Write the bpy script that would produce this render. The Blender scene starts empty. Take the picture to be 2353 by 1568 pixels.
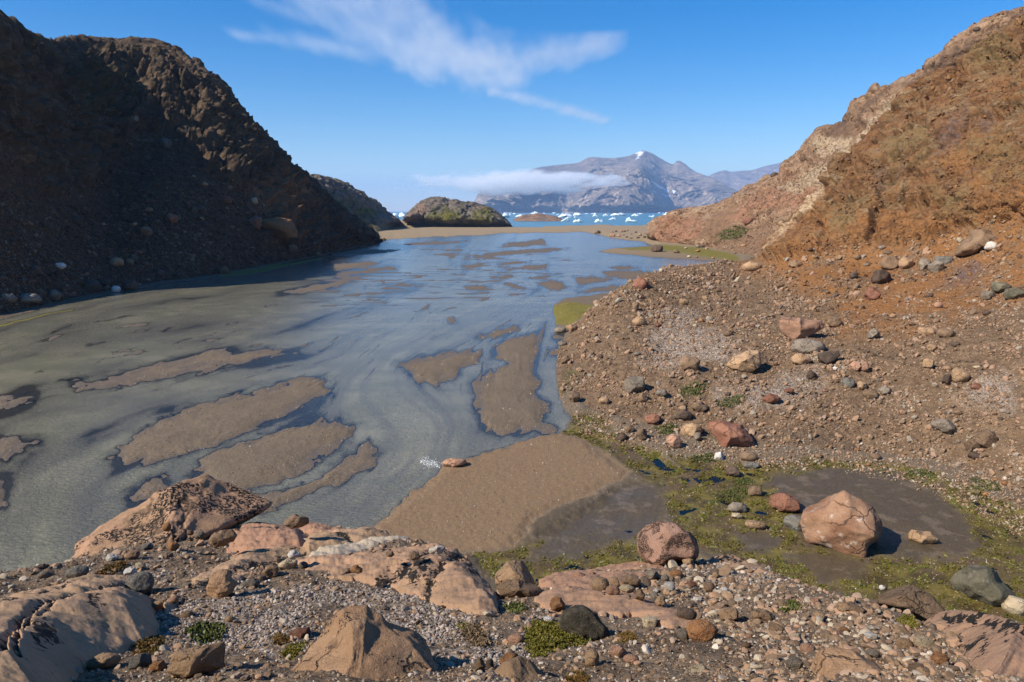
import bpy, bmesh, math, random
import numpy as np
from mathutils import Vector, Matrix

C = bpy.context.scene
COL = C.collection

# ------------------------------------------------------------------ camera, sky, sun, exposure
HFOV = 70.0
FPX = 2000.0 / math.tan(math.radians(HFOV / 2)) / 1.7      # focal length in sheet pixels (2353 x 1568)
CX, CY = 1176.5, 784.0
PITCH = math.atan((784.0 - 486.0) / FPX)
H = 14.0
CAM = np.array([0.0, 0.0, H])

cam_d = bpy.data.cameras.new('camera')
cam_d.sensor_width = 36.0
cam_d.lens = 18.0 / math.tan(math.radians(HFOV / 2))
cam_d.clip_start = 0.05
cam_d.clip_end = 60000.0
cam = bpy.data.objects.new('camera', cam_d)
COL.objects.link(cam)
cam.location = (0, 0, H)
cam.rotation_euler = (math.pi / 2 - PITCH, 0, 0)
C.camera = cam

SUN_EL = math.radians(40.0)
SUN_AZ = math.radians(243.0)          # clockwise from +Y: from the left, slightly behind the camera
w = bpy.data.worlds.new('World'); C.world = w; w.use_nodes = True
wn, wl = w.node_tree.nodes, w.node_tree.links
bg = wn['Background']
sky = wn.new('ShaderNodeTexSky'); sky.sky_type = 'NISHITA'
sky.sun_disc = False; sky.sun_elevation = SUN_EL; sky.sun_rotation = SUN_AZ
sky.air_density = 1.0; sky.dust_density = 0.0; sky.ozone_density = 4.0
hs = wn.new('ShaderNodeHueSaturation'); hs.inputs['Saturation'].default_value = 1.52; hs.inputs['Hue'].default_value = 0.508
wl.new(sky.outputs[0], hs.inputs['Color']); wl.new(hs.outputs[0], bg.inputs['Color'])
bg.inputs['Strength'].default_value = 0.098

sd = bpy.data.lights.new('sun', 'SUN'); sd.energy = 5.0; sd.angle = math.radians(0.5); sd.color = (1.0, 0.92, 0.80)
so = bpy.data.objects.new('sun', sd); COL.objects.link(so)
sv = Vector((math.sin(SUN_AZ) * math.cos(SUN_EL), math.cos(SUN_AZ) * math.cos(SUN_EL), math.sin(SUN_EL)))
so.rotation_euler = sv.to_track_quat('Z', 'Y').to_euler()

C.view_settings.view_transform = 'Standard'
C.view_settings.look = 'None'
C.view_settings.exposure = 0.50
C.view_settings.gamma = 1.0
C.view_settings.use_curve_mapping = False
C.cycles.use_denoising = True
C.cycles.denoising_prefilter = 'FAST'
C.cycles.max_bounces = 6
C.cycles.diffuse_bounces = 2
C.cycles.glossy_bounces = 2
C.cycles.transparent_max_bounces = 12
C.cycles.volume_bounces = 4
C.cycles.volume_max_steps = 256
C.cycles.sample_clamp_indirect = 6.0

# ------------------------------------------------------------------ projection helpers
CP, SP = math.cos(PITCH), math.sin(PITCH)
FWD = np.array([0, CP, -SP]); UPV = np.array([0, SP, CP]); RGT = np.array([1.0, 0, 0])

def ray(px, py):
    u = (np.asarray(px, float) - CX) / FPX
    v = (CY - np.asarray(py, float)) / FPX
    return FWD + u[..., None] * RGT + v[..., None] * UPV

def at(px, py, D):
    d = ray(px, py)
    return CAM + d * (np.asarray(D, float) / d[..., 1])[..., None]

def onz(px, py, z=0.0):
    d = ray(px, py)
    t = (np.asarray(z, float) - H) / d[..., 2]
    return CAM + d * t[..., None]

def proj(P):
    q = P - CAM
    f = np.maximum(q @ FWD, 1e-3)
    return CX + FPX * (q @ RGT) / f, CY - FPX * (q @ UPV) / f

# ------------------------------------------------------------------ noise
_rs = np.random.RandomState(7)
_perm = _rs.permutation(256); _perm = np.concatenate([_perm, _perm, _perm])
_g = _rs.normal(size=(256, 3)); _g /= np.linalg.norm(_g, axis=1)[:, None]

def pn(p):
    p = np.asarray(p, float)
    i = np.floor(p).astype(np.int64); f = p - i; i &= 255
    u = f * f * f * (f * (f * 6 - 15) + 10)
    r = 0
    for dx in (0, 1):
        wx = u[..., 0] if dx else 1 - u[..., 0]
        a = _perm[i[..., 0] + dx]
        for dy in (0, 1):
            wy = u[..., 1] if dy else 1 - u[..., 1]
            b = _perm[a + i[..., 1] + dy]
            for dz in (0, 1):
                wz = u[..., 2] if dz else 1 - u[..., 2]
                g = _g[_perm[b + i[..., 2] + dz] & 255]
                r = r + wx * wy * wz * (g[..., 0] * (f[..., 0] - dx) + g[..., 1] * (f[..., 1] - dy) + g[..., 2] * (f[..., 2] - dz))
    return r * 1.6

def fbm(p, o=4, gain=0.5, lac=2.03):
    p = np.asarray(p, float); r = 0; a = 1.0; s = 0
    for k in range(o):
        r = r + a * pn(p * lac ** k + 17.3 * k); s += a; a *= gain
    return r / s * 1.4

def ridged(p, o=4, gain=0.55, lac=2.07):
    p = np.asarray(p, float); r = 0; a = 1.0; s = 0
    for k in range(o):
        r = r + a * (1 - 2 * np.abs(pn(p * lac ** k + 31.7 * k))); s += a; a *= gain
    return r / s

def billow_cells(p, seed=0):
    """distance to the nearest jittered lattice point minus that to the second: blocky cracks"""
    p = np.asarray(p, float); i0 = np.floor(p).astype(np.int64)
    d1 = np.full(p.shape[:-1], 9.0); d2 = np.full(p.shape[:-1], 9.0); hid = np.zeros(p.shape[:-1])
    for dx in (-1, 0, 1):
        for dy in (-1, 0, 1):
            for dz in (-1, 0, 1):
                c = i0 + np.array([dx, dy, dz]); m = c & 255
                h = _perm[_perm[_perm[m[..., 0]] + m[..., 1]] + m[..., 2]]
                h2 = _perm[h + 37 + seed]; h3 = _perm[h2 + 91]
                q = c + np.stack([h, h2, h3], -1) / 255.0
                d = np.linalg.norm(q - p, axis=-1)
                near = d < d1
                d2 = np.where(near, d1, np.minimum(d2, d)); hid = np.where(near, h, hid); d1 = np.where(near, d, d1)
    return d2 - d1, hid / 255.0

def sstep(a, b, x):
    t = np.clip((x - a) / (b - a), 0, 1)
    return t * t * (3 - 2 * t)

def sdf(px, py, poly):
    """signed distance in sheet pixels, positive inside; far points keep -999"""
    P = np.asarray(poly, float); out = np.full(px.shape, -999.0)
    m = 90.0
    k = (px > P[:, 0].min() - m) & (px < P[:, 0].max() + m) & (py > P[:, 1].min() - m) & (py < P[:, 1].max() + m)
    x, y = px[k], py[k]
    if not x.size: return out
    d = np.full(x.shape, 1e9); ins = np.zeros(x.shape, bool)
    for a, b in zip(P, np.roll(P, -1, 0)):
        e = b - a; t = np.clip(((x - a[0]) * e[0] + (y - a[1]) * e[1]) / (e @ e + 1e-9), 0, 1)
        d = np.minimum(d, (x - a[0] - t * e[0]) ** 2 + (y - a[1] - t * e[1]) ** 2)
        if a[1] != b[1]:
            c = ((a[1] > y) != (b[1] > y)) & (x < (b[0] - a[0]) * (y - a[1]) / (b[1] - a[1]) + a[0])
            ins ^= c
    d = np.sqrt(d); out[k] = np.where(ins, d, -d)
    return out

# ------------------------------------------------------------------ mesh helpers
def mesh_np(name, V, F, mat=None, smooth=True, attrs=None):
    V = np.ascontiguousarray(V, np.float32).reshape(-1, 3); F = np.ascontiguousarray(F, np.int32)
    n = F.shape[1]
    me = bpy.data.meshes.new(name)
    me.vertices.add(len(V)); me.vertices.foreach_set('co', V.ravel())
    me.loops.add(F.size); me.loops.foreach_set('vertex_index', F.ravel())
    me.polygons.add(len(F))
    me.polygons.foreach_set('loop_start', np.arange(0, F.size, n, dtype=np.int32))
    me.polygons.foreach_set('use_smooth', np.full(len(F), smooth, bool))
    me.update(calc_edges=True)
    for k, a in (attrs or {}).items():
        at_ = me.attributes.new(k, 'FLOAT', 'POINT'); at_.data.foreach_set('value', np.ascontiguousarray(a, np.float32).ravel())
    if mat is not None: me.materials.append(mat)
    return me

def link(name, me, label=None, cat=None, group=None, kind=None, parent=None):
    o = bpy.data.objects.new(name, me); COL.objects.link(o)
    if label: o['label'] = label
    if cat: o['category'] = cat
    if group: o['group'] = group
    if kind: o['kind'] = kind
    if parent is not None: o.parent = parent
    return o

def grid_faces(nv, nu):
    i = np.arange(nv * nu).reshape(nv, nu)
    return np.stack([i[:-1, :-1], i[:-1, 1:], i[1:, 1:], i[1:, :-1]], -1).reshape(-1, 4)

def cr(P, n):
    """Catmull-Rom through the first axis, resampled to n"""
    P = np.asarray(P, float); m = len(P)
    t = np.linspace(0, m - 1, n); i = np.minimum(t.astype(int), m - 2); f = (t - i)
    f = f.reshape((-1,) + (1,) * (P.ndim - 1))
    p1, p2 = P[i], P[i + 1]
    p0 = np.where((i > 0).reshape(f.shape), P[np.maximum(i - 1, 0)], 2 * p1 - p2)
    p3 = np.where((i < m - 2).reshape(f.shape), P[np.minimum(i + 2, m - 1)], 2 * p2 - p1)
    return 0.5 * (2 * p1 + (p2 - p0) * f + (2 * p0 - 5 * p1 + 4 * p2 - p3) * f ** 2 + (3 * p1 - p0 - 3 * p2 + p3) * f ** 3)

def loft(rows, nv, nu):
    R = np.stack([cr(r, nu) for r in rows], 0)
    return cr(R, nv)

def normals(V):
    du = np.gradient(V, axis=1); dv = np.gradient(V, axis=0)
    n = np.cross(du, dv); n /= np.linalg.norm(n, axis=-1)[..., None] + 1e-9
    return n

# ------------------------------------------------------------------ material helper
def S(r, g, b):
    f = lambda c: (c / 255 / 12.92) if c / 255 <= 0.04045 else ((c / 255 + 0.055) / 1.055) ** 2.4
    return (f(r), f(g), f(b), 1.0)

def warm(c):
    # warm balance put into the colours: browns nudged to ochre against the blue skylight
    if isinstance(c, tuple) and len(c) == 4 and c[0] > c[2] * 1.04 and c[0] < 0.56: return (c[0] * 1.04, c[1] * 0.96, c[2] * 0.84, 1)
    return c

class Mat:
    def __init__(s, name):
        s.m = bpy.data.materials.new(name); s.m.use_nodes = True
        s.n, s.l = s.m.node_tree.nodes, s.m.node_tree.links
        s.b = s.n['Principled BSDF']; s.out = s.n['Material Output']
        s.tc = s.n.new('ShaderNodeTexCoord'); s.geo = s.n.new('ShaderNodeNewGeometry')
        s.pos = s.geo.outputs['Position']; s.ob = s.tc.outputs['Object']
    def put(s, sock, v):
        if hasattr(v, 'is_output'): s.l.new(v, sock)
        else: sock.default_value = v
    def noise(s, scale, detail=5, rough=0.55, vec=None, dist=0.0):
        n = s.n.new('ShaderNodeTexNoise'); n.inputs['Scale'].default_value = scale; n.inputs['Detail'].default_value = detail
        n.inputs['Roughness'].default_value = rough; n.inputs['Distortion'].default_value = dist
        s.l.new(vec if vec is not None else s.pos, n.inputs['Vector']); return n.outputs['Fac']
    def vor(s, scale, vec=None, feature='F1', out='Distance', rnd=1.0):
        n = s.n.new('ShaderNodeTexVoronoi'); n.feature = feature; n.inputs['Scale'].default_value = scale; n.inputs['Randomness'].default_value = rnd
        s.l.new(vec if vec is not None else s.pos, n.inputs['Vector']); return n.outputs[out]
    def scalev(s, vec, sc):
        n = s.n.new('ShaderNodeMapping'); n.inputs['Scale'].default_value = sc; s.l.new(vec, n.inputs['Vector']); return n.outputs[0]
    def step(s, x, a, b):
        n = s.n.new('ShaderNodeMapRange'); n.interpolation_type = 'SMOOTHSTEP'
        n.inputs['From Min'].default_value = a; n.inputs['From Max'].default_value = b; s.put(n.inputs['Value'], x); return n.outputs[0]
    def lin(s, x, a, b, c, d):
        n = s.n.new('ShaderNodeMapRange')
        for k, v in (('From Min', a), ('From Max', b), ('To Min', c), ('To Max', d)): n.inputs[k].default_value = v
        s.put(n.inputs['Value'], x); return n.outputs[0]
    def math(s, op, a, b=0.0, c=0.0, clamp=False):
        n = s.n.new('ShaderNodeMath'); n.operation = op; n.use_clamp = clamp
        s.put(n.inputs[0], a); s.put(n.inputs[1], b); s.put(n.inputs[2], c); return n.outputs[0]
    def mix(s, f, a, b, mode='MIX'):
        n = s.n.new('ShaderNodeMix'); n.data_type = 'RGBA'; n.blend_type = mode
        s.put(n.inputs[0], f); s.put(n.inputs[6], warm(a)); s.put(n.inputs[7], warm(b)); return n.outputs[2]
    def attr(s, name):
        n = s.n.new('ShaderNodeAttribute'); n.attribute_name = name; return n.outputs['Fac']
    def ramp(s, x, stops, interp='LINEAR'):
        n = s.n.new('ShaderNodeValToRGB'); n.color_ramp.interpolation = interp; e = n.color_ramp.elements
        while len(e) < len(stops): e.new(0.5)
        for k, (p, c) in zip(e, stops): k.position = p; k.color = warm(c)
        s.put(n.inputs[0], x); return n.outputs[0]
    def bump(s, h, strength=0.5, dist=0.1, nrm=None):
        n = s.n.new('ShaderNodeBump'); n.inputs['Strength'].default_value = strength; n.inputs['Distance'].default_value = dist
        s.put(n.inputs['Height'], h)
        if nrm is not None: s.l.new(nrm, n.inputs['Normal'])
        return n.outputs[0]
    def fin(s, col, rough=0.9, nrm=None, spec=0.25):
        s.put(s.b.inputs['Base Color'], col); s.put(s.b.inputs['Roughness'], rough)
        s.b.inputs['Specular IOR Level'].default_value = spec
        if nrm is not None: s.l.new(nrm, s.b.inputs['Normal'])
        return s.m
# ------------------------------------------------------------------ the valley floor: ground sheet, river, sea
def sym(lo, hi, a, b, step):
    mid = np.arange(a, b + step, step)
    left = a - np.geomspace(step, a - lo, 26)[::-1]; right = mid[-1] + np.geomspace(step, hi - b, 26)
    return np.concatenate([left, mid, right])
gx = sym(-2600, 4900, -60, 2420, 2.7)
gy = np.concatenate([486 + np.geomspace(0.9, 22, 40), np.arange(509, 1300, 2.1), np.arange(1300, 1700, 9)])
GX, GY = np.meshgrid(gx, gy)
G = onz(GX, GY)
mpp = G[..., 1] / FPX                         # metres in a sheet pixel there
nz = lambda s, o=3, k=0.0: fbm(np.stack([G[..., 0] * s, G[..., 1] * s, np.full(GX.shape, k)], -1), o)
wob = np.stack([GX / 26, GY / 13, 0 * GX], -1)
wsc = 0.6 + 0.8 * sstep(650, 950, GY)
wx = GX + (6 * fbm(wob, 5) + 9 * fbm(wob * 0.35 + 3, 3)) * wsc; wy = GY + (3 * fbm(wob + 9.1, 5) + 4 * fbm(wob * 0.35 + 7, 3)) * wsc

RIVER = [(905,548),(860,558),(800,572),(720,592),(600,615),(470,640),(360,655),(240,678),(120,705),(0,735),(-400,830),(-2600,1500),(-2600,1700),(300,1700),(640,1345),
         (840,1222),(930,1150),(1000,1092),(1028,1064),(1075,1052),(1200,1017),(1290,992),(1306,962),(1285,900),(1280,850),(1290,800),(1298,765),(1276,742),(1272,704),(1300,686),(1400,673),(1440,664),
         (1480,646),(1530,622),(1600,612),(1695,604),(1640,600),(1500,592),(1400,583),(1378,577),(1420,570),(1500,566),(1482,556),(1400,547),(1340,532),(1290,535),(1150,538),(1000,545)]
SEA = [(-2600,480),(4900,480),(4900,505),(1800,516),(1500,517),(1420,518),(1290,518),(1240,523),(1172,523),(1150,506),(940,504),(905,505),(850,500),(-2600,500)]
BARS = [
 [(918,840),(940,830),(990,815),(1060,805),(1100,803),(1107,815),(1090,835),(1060,850),(1040,870),(1000,887),(970,878),(945,860)],
 [(1140,795),(1180,780),(1215,765),(1235,775),(1230,800),(1228,830),(1235,868),(1240,890),(1228,905),(1262,930),(1260,955),(1250,970),(1268,990),(1200,997),(1120,995),(1095,960),(1092,900),(1090,880),(1130,855),(1160,835),(1130,805)],
 [(1090,778),(1140,763),(1187,751),(1190,758),(1150,775)],
 [(195,885),(240,870),(300,850),(400,825),(500,806),(600,810),(684,808),(640,820),(560,830),(480,847),(400,867),(300,882),(240,892)],
 [(250,1055),(310,1000),(400,950),(500,920),(600,895),(700,872),(748,866),(755,900),(700,930),(640,960),(560,1000),(440,1040),(350,1062),(290,1067)],
 [(440,1090),(470,1050),(560,1020),(660,985),(740,970),(817,975),(812,1007),(760,1032),(720,1062),(690,1085),(620,1112),(560,1137),(520,1142),(470,1122)],
 [(560,1150),(640,1132),(720,1107),(780,1062),(850,1013),(870,1030),(862,1062),(820,1092),(740,1122),(640,1167),(600,1182)],
 [(-60,1000),(40,1015),(88,1015),(30,1047),(-60,1080)], [(-60,1090),(5,1095),(17,1130),(5,1165),(-60,1180)],
 [(290,1142),(340,1110),(380,1100),(386,1120),(360,1150),(310,1152)],
 [(160,885),(185,878),(192,886),(175,893)],[(-30,925),(60,905),(85,908),(60,925),(0,945)],
 [(1160,568),(1171,560),(1244,549),(1256,561),(1202,568)],
 [(1080,591),(1150,579),(1220,572),(1304,570),(1255,580),(1167,587),(1108,593)],
 [(760,582),(835,572),(928,573),(898,580),(835,586),(765,590)], [(765,607),(852,602),(872,608),(817,618),(765,623)],
 [(760,630),(835,621),(905,613),(909,620),(835,628),(765,635)], [(640,674),(720,655),(822,641),(780,659),(700,672)],
 [(1055,611),(1115,604),(1090,616),(1073,617)], [(1150,606),(1185,599),(1222,602),(1185,608)],
 [(1170,620),(1213,609),(1253,610),(1253,619),(1202,621)], [(1155,652),(1171,649),(1202,660),(1240,667),(1185,665)],
 [(1235,650),(1272,642),(1293,648),(1309,660),(1283,672),(1262,665)], [(1316,638),(1360,635),(1414,643),(1360,653),(1332,656)],
 [(1381,625),(1430,621),(1500,626),(1540,634),(1447,644),(1395,635)], [(1398,613),(1437,611),(1467,617),(1423,621)],
 [(1325,672),(1377,660),(1428,656),(1419,667),(1360,673)], [(890,656),(922,651),(952,653),(940,658)],
 [(955,718),(985,700),(980,712)], [(1024,731),(1041,728),(1050,741),(1034,744)], [(925,560),(1000,555),(1080,554),(1020,562),(940,564)],
 [(1270,775),(1285,770),(1292,778),(1280,784)],[(1262,810),(1280,802),(1296,812),(1280,818)],[(1065,660),(1110,655),(1120,663),(1080,668)],
 [(1200,640),(1245,634),(1290,630),(1240,640)],[(1130,640),(1165,632),(1185,633),(1150,643)],[(1015,575),(1062,572),(1065,576),(1030,579)],
]
ALG = [[(1290,985),(1340,998),(1440,1008),(1520,1050),(1640,1120),(1700,1200),(1650,1262),(1560,1270),(1545,1200),(1500,1120),(1445,1085),(1400,1050)],
       [(1540,1055),(1640,1058),(1760,1085),(1900,1066),(2100,1085),(2230,1130),(2353,1180),(2600,1260),(2600,1480),(2353,1440),(2150,1410),(2050,1400),(1850,1350),(1700,1290),(1600,1270),(1560,1200),(1600,1120)],
       [(1080,1270),(1180,1262),(1240,1240),(1300,1250),(1400,1240),(1480,1200),(1560,1220),(1620,1300),(1480,1340),(1240,1370),(1110,1330)],
       [(1306,955),(1350,948),(1400,965),(1410,995),(1340,995),(1300,985)]]
MUD = [[(1760,1100),(1900,1072),(2030,1080),(2120,1108),(2200,1170),(2230,1220),(2265,1260),(2200,1282),(2100,1288),(2000,1275),(1850,1265),(1820,1200)],
       [(1795,1275),(1900,1268),(1990,1290),(2000,1312),(1960,1337),(1890,1342),(1865,1310)],
       [(1250,1232),(1350,1172),(1440,1110),(1500,1112),(1530,1150),(1525,1200),(1450,1240),(1300,1285),(1200,1295)],
       [(1680,1227),(1740,1220),(1792,1235),(1780,1262),(1720,1268)]]
SPIT = [(300,1720),(640,1345),(840,1226),(930,1150),(1030,1062),(1075,1050),(1200,1015),(1290,992),(1340,1005),(1400,1050),(1442,1085),(1432,1105),(1380,1130),(1300,1167),(1230,1197),(1212,1227),(1180,1262),(1100,1277),(900,1300),(620,1700)]
MOSSY = [[(495,637),(520,628),(560,620),(640,607),(720,594),(745,590),(740,598),(700,606),(620,624),(560,634),(505,640)], [(-10,747),(60,731),(172,707),(168,714),(90,731),(0,753)],
         [(1270,704),(1276,745),(1310,752),(1345,738),(1372,712),(1310,697)], [(1480,566),(1420,570),(1450,577),(1530,580),(1600,590),(1700,602),(1690,590),(1600,572),(1530,566)]]

r_s = sdf(wx, wy, RIVER); r_s = np.where(r_s < -900, -200, r_s)
sea_s = sdf(GX, wy, SEA); sea_s = np.where(sea_s < -900, -200, sea_s); sea_s = np.where(GY < 498, 60, sea_s)
# flow lines of the braided river, smoothed into a stream function
FL = [[(860,565),(720,600),(470,652),(240,692),(0,748)], [(900,585),(700,640),(400,690),(150,740),(0,790)], [(960,610),(800,680),(500,750),(200,812),(0,860)],
      [(1030,620),(860,720),(600,800),(300,885),(0,960)], [(1080,640),(880,770),(700,860),(350,960),(150,1050),(60,1120),(40,1250)],
      [(1150,640),(920,760),(790,875),(700,960),(480,1040),(330,1130),(180,1230)], [(1200,650),(980,765),(830,860),(880,970),(840,1090),(700,1165),(560,1200)],
      [(1240,680),(1080,760),(905,850),(960,940),(1020,1010),(930,1110),(850,1190)], [(1268,700),(1140,775),(1085,870),(1080,980),(1055,1040)], [(1285,720),(1250,790),(1228,860),(1262,940),(1290,980)]]
fp, fv = [], []
for k, l in enumerate(FL):
    q = cr(l, 9); fp.append(q); fv.append(np.full(len(q), float(k)))
fp = np.concatenate(fp); fv = np.concatenate(fv)
for q, v in (((905,552),0),((1000,548),1.5),((1100,545),3.5),((1200,540),5.5),((1300,538),7.5),((1420,560),9),((1500,600),9.3),((1380,600),8.2),((1250,590),6.5),((1100,580),4.3),((980,580),2),((1600,606),9.8)):
    fp = np.vstack([fp, q]); fv = np.append(fv, v)
sc_ = np.array([1.0, 1.9]); fq = fp * sc_ / 300
def rbf_k(d): return np.where(d > 0, d * d * np.log(d + 1e-9), 0)
A = rbf_k(np.linalg.norm(fq[:, None] - fq[None], axis=-1)) + np.eye(len(fq)) * 2e-2
Pm = np.c_[np.ones(len(fq)), fq]
sol = np.linalg.solve(np.block([[A, Pm], [Pm.T, np.zeros((3, 3))]]), np.r_[fv, 0, 0, 0])
cgx, cgy = np.arange(-300, 1801, 20.0), np.arange(500, 1321, 12.0)
c1, c2 = np.meshgrid(cgx, cgy); cq = np.stack([c1, c2], -1) * sc_ / 300
PSI = (rbf_k(np.linalg.norm(cq[:, :, None] - fq, axis=-1)) @ sol[:len(fq)]) + sol[-3] + cq @ sol[-2:]
def psi(px, py):
    x = np.clip((px - cgx[0]) / 20, 0, len(cgx) - 1.001); y = np.clip((py - cgy[0]) / 12, 0, len(cgy) - 1.001)
    i, j = x.astype(int), y.astype(int); fx, fy = x - i, y - j
    return (PSI[j, i] * (1 - fx) + PSI[j, i + 1] * fx) * (1 - fy) + (PSI[j + 1, i] * (1 - fx) + PSI[j + 1, i + 1] * fx) * fy
PS = psi(GX + 6 * fbm(wob * 0.5, 3), GY + 3 * fbm(wob * 0.5 + 5, 3))
along = (GX * 0.75 - GY * 0.9) / 300.0
tilt = GY - 0.03 * (GX - 1100) + 5 * fbm(np.stack([GX / 240, GY / 40, 0 * GX], -1), 2)
wf = sstep(790, 660, GY) * sstep(560, 800, GX)
streak = fbm(np.stack([PS * 1.7, along * 0.9, 0 * PS], -1), 3) + 0.22 * fbm(np.stack([PS * 7, along * 3.0, 0 * PS + 4], -1), 3)
bars = np.full(GX.shape, -999.0)
for b in BARS: bars = np.maximum(bars, sdf(wx, wy, b))
near = np.exp(-np.clip(-bars, 0, 300) / 20.0)
far_ = sstep(1000, 600, GY)
depth = np.clip(0.22 + 0.26 * streak - 0.22 * near + 0.10 * sstep(4.5, 6.5, PS) * sstep(8.5, 7, PS), 0.012, 1.2)
depth = np.minimum(depth, 0.02 + 0.02 * np.clip(r_s, 0, 60))
# finger shaped shoals that just break the surface far out
streak = streak * (1 - 0.8 * wf) + 1.5 * wf * fbm(np.stack([GX / 260, tilt / (5 + 0.045 * (GY - 540)), 0 * GX + 2], -1), 4)
shoal = sstep(0.40, 0.85, fbm(np.stack([PS * 5, along * 4, 0 * PS + 8], -1), 3) + 0.3 * streak * -1) * sstep(1050, 800, GY)
depth = depth * (1 - 0.9 * shoal)
fing = fbm(np.stack([PS * 6.5, along * 3.2, 0 * PS + 21], -1), 4) + 0.35 * fbm(np.stack([PS * 1.2, along * 1.2, 0 * PS + 33], -1), 2) - 0.25 * streak
fing2 = fbm(np.stack([(GX + 2.2 * (GY - 600)) / 95, tilt / (3.4 + 0.055 * (GY - 540)), 0 * GX + 21], -1), 4) + 0.35 * fbm(np.stack([GX / 300, GY / 45, 0 * PS + 33], -1), 2)
fing = fing * (1 - wf) + fing2 * wf
fing = sstep(0.26 - 0.22 * wf, 0.58 - 0.30 * wf, fing) * sstep(1040, 800, GY) * sstep(12, 30, r_s) * sstep(0.4, 1.6, PS)
depth = depth * (1 - fing) - 0.02 * fing
barh = 0.015 + (0.055 + 0.035 * nz(0.8, 4)) * sstep(0, 16, bars) + (0.08 + 0.09 * nz(0.35, 4, 5.0)) * sstep(4, 45, bars)
near_k = sstep(560, 900, GY)
sb = bars + (9 * near_k + 2) * fbm(np.stack([PS * 9, along * 2.6, 0 * PS + 14], -1), 3) + (8 * near_k + 1.5) * fbm(np.stack([GX / 42, GY / 20, 0 * GX + 6], -1), 4)
slope = (0.0045 * (0.55 + 0.9 * sstep(-0.35, 0.35, nz(0.15, 3, 11.0)))) * (1 + 2.5 * (1 - near_k))
ZR = np.where(sb > -60, np.maximum(-depth, np.where(sb > 0, np.minimum(slope * sb, barh + 0.02), slope * 1.5 * sb)), -depth)
land = 0.03 + 0.02 * np.clip(-r_s, 0, 40) * mpp / 0.04 * 0.5
flat = 0.35 + 0.25 * nz(0.02, 4) + 0.10 * nz(0.2, 3)
land = np.minimum(land, flat + 0.25)
alg = np.full(GX.shape, -999.0)
for b in ALG: alg = np.maximum(alg, sdf(wx, wy, b))
mud = np.full(GX.shape, -999.0)
for b in MUD: mud = np.maximum(mud, sdf(wx, wy, b))
spit = sdf(wx, wy, SPIT)
stream_pts = cr([(1288,990),(1340,1000),(1420,1012),(1480,1040),(1540,1078),(1620,1105),(1720,1090),(1860,1068),(2050,1078),(2200,1120),(2400,1210)], 260)
st_d = np.full(GX.shape, 1e9)
k = (GX > 1250) & (GY > 950) & (GY < 1300)
st_d[k] = np.min(np.hypot(wx[k][:, None] - stream_pts[:, 0], 1.5 * (wy[k][:, None] - stream_pts[:, 1])), 1)
Z = np.where(r_s > 0, ZR, land)
pz = 0.022 + 0.055 * nz(0.9, 4)
dry = sstep(4, -4, r_s)
def lay(z, w_): return Z * (1 - w_ * dry) + z * w_ * dry
Z = lay(pz, sstep(-16, 18, alg))
Z = lay(0.032 + 0.045 * nz(0.5, 5), sstep(-22, 14, mud))
Z = lay(0.05 + 0.12 * sstep(0, 26, spit) + 0.02 * nz(2.0, 3), sstep(-9, 7, spit))
Z = Z - 0.035 * sstep(18, 3, st_d) * dry
hfx = np.array([1250,1308,1360,1440,1540,1650,1800,2000,2180,2353,2720,4900.0]); hfy = np.array([940,962,988,1012,1040,1055,1065,1085,1110,1165,1280,1900.0])
under = np.interp(GX, hfx, hfy) - GY - 30
Z = np.where((GX > 1312 + np.clip(765 - GY, 0, 400) * 1.63) & (r_s < 0), Z * (1 - sstep(8, 40, under)) - 0.8 * sstep(8, 40, under) * sstep(600, 640, GY) + Z * sstep(8, 40, under) * (1 - sstep(600, 640, GY)), Z)
a_moss = np.zeros(GX.shape)
for b in MOSSY: a_moss = np.maximum(a_moss, sstep(-3, 4, sdf(wx, wy, b)))
Z = np.maximum(Z, -0.2 + 0.26 * a_moss * (GX < 1000)) if True else Z
Z = np.where(sea_s > 0, -0.02 * sea_s - 0.3, np.where(GY < 520, np.minimum(Z, 0.25), Z))
Z = Z + np.where(Z > 0.02, 0.02 * nz(5.0, 3) * sstep(400, 700, GY), 0)
a_alg = sstep(-6, 12, alg) * (1 - sstep(-14, 12, mud + 14 * nz(1.2, 4))) * (1 - sstep(-2, 4, spit)) + 0.9 * sstep(14, 4, st_d)
a_mud = np.clip(sstep(-14, 12, mud + 14 * nz(1.2, 4)) + 0.8 * sstep(20, 50, -r_s) * sstep(1120, 1180, GY) * (1 - sstep(-4, 4, spit)) * (1 - sstep(-8, 6, alg)) + 0.9 * ((GX < 940) & (GY > 552) & (GY < 800)) * sstep(2, -4, r_s), 0, 1)
a_moss = np.zeros(GX.shape)
for b in MOSSY: a_moss = np.maximum(a_moss, sstep(-3, 4, sdf(wx, wy, b)))
a_spit = sstep(-8, 12, spit + 8 * nz(0.8, 4))
a_far = sstep(620, 545, GY) * (r_s < 0)
GV = G.copy(); GV[..., 2] = Z

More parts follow.
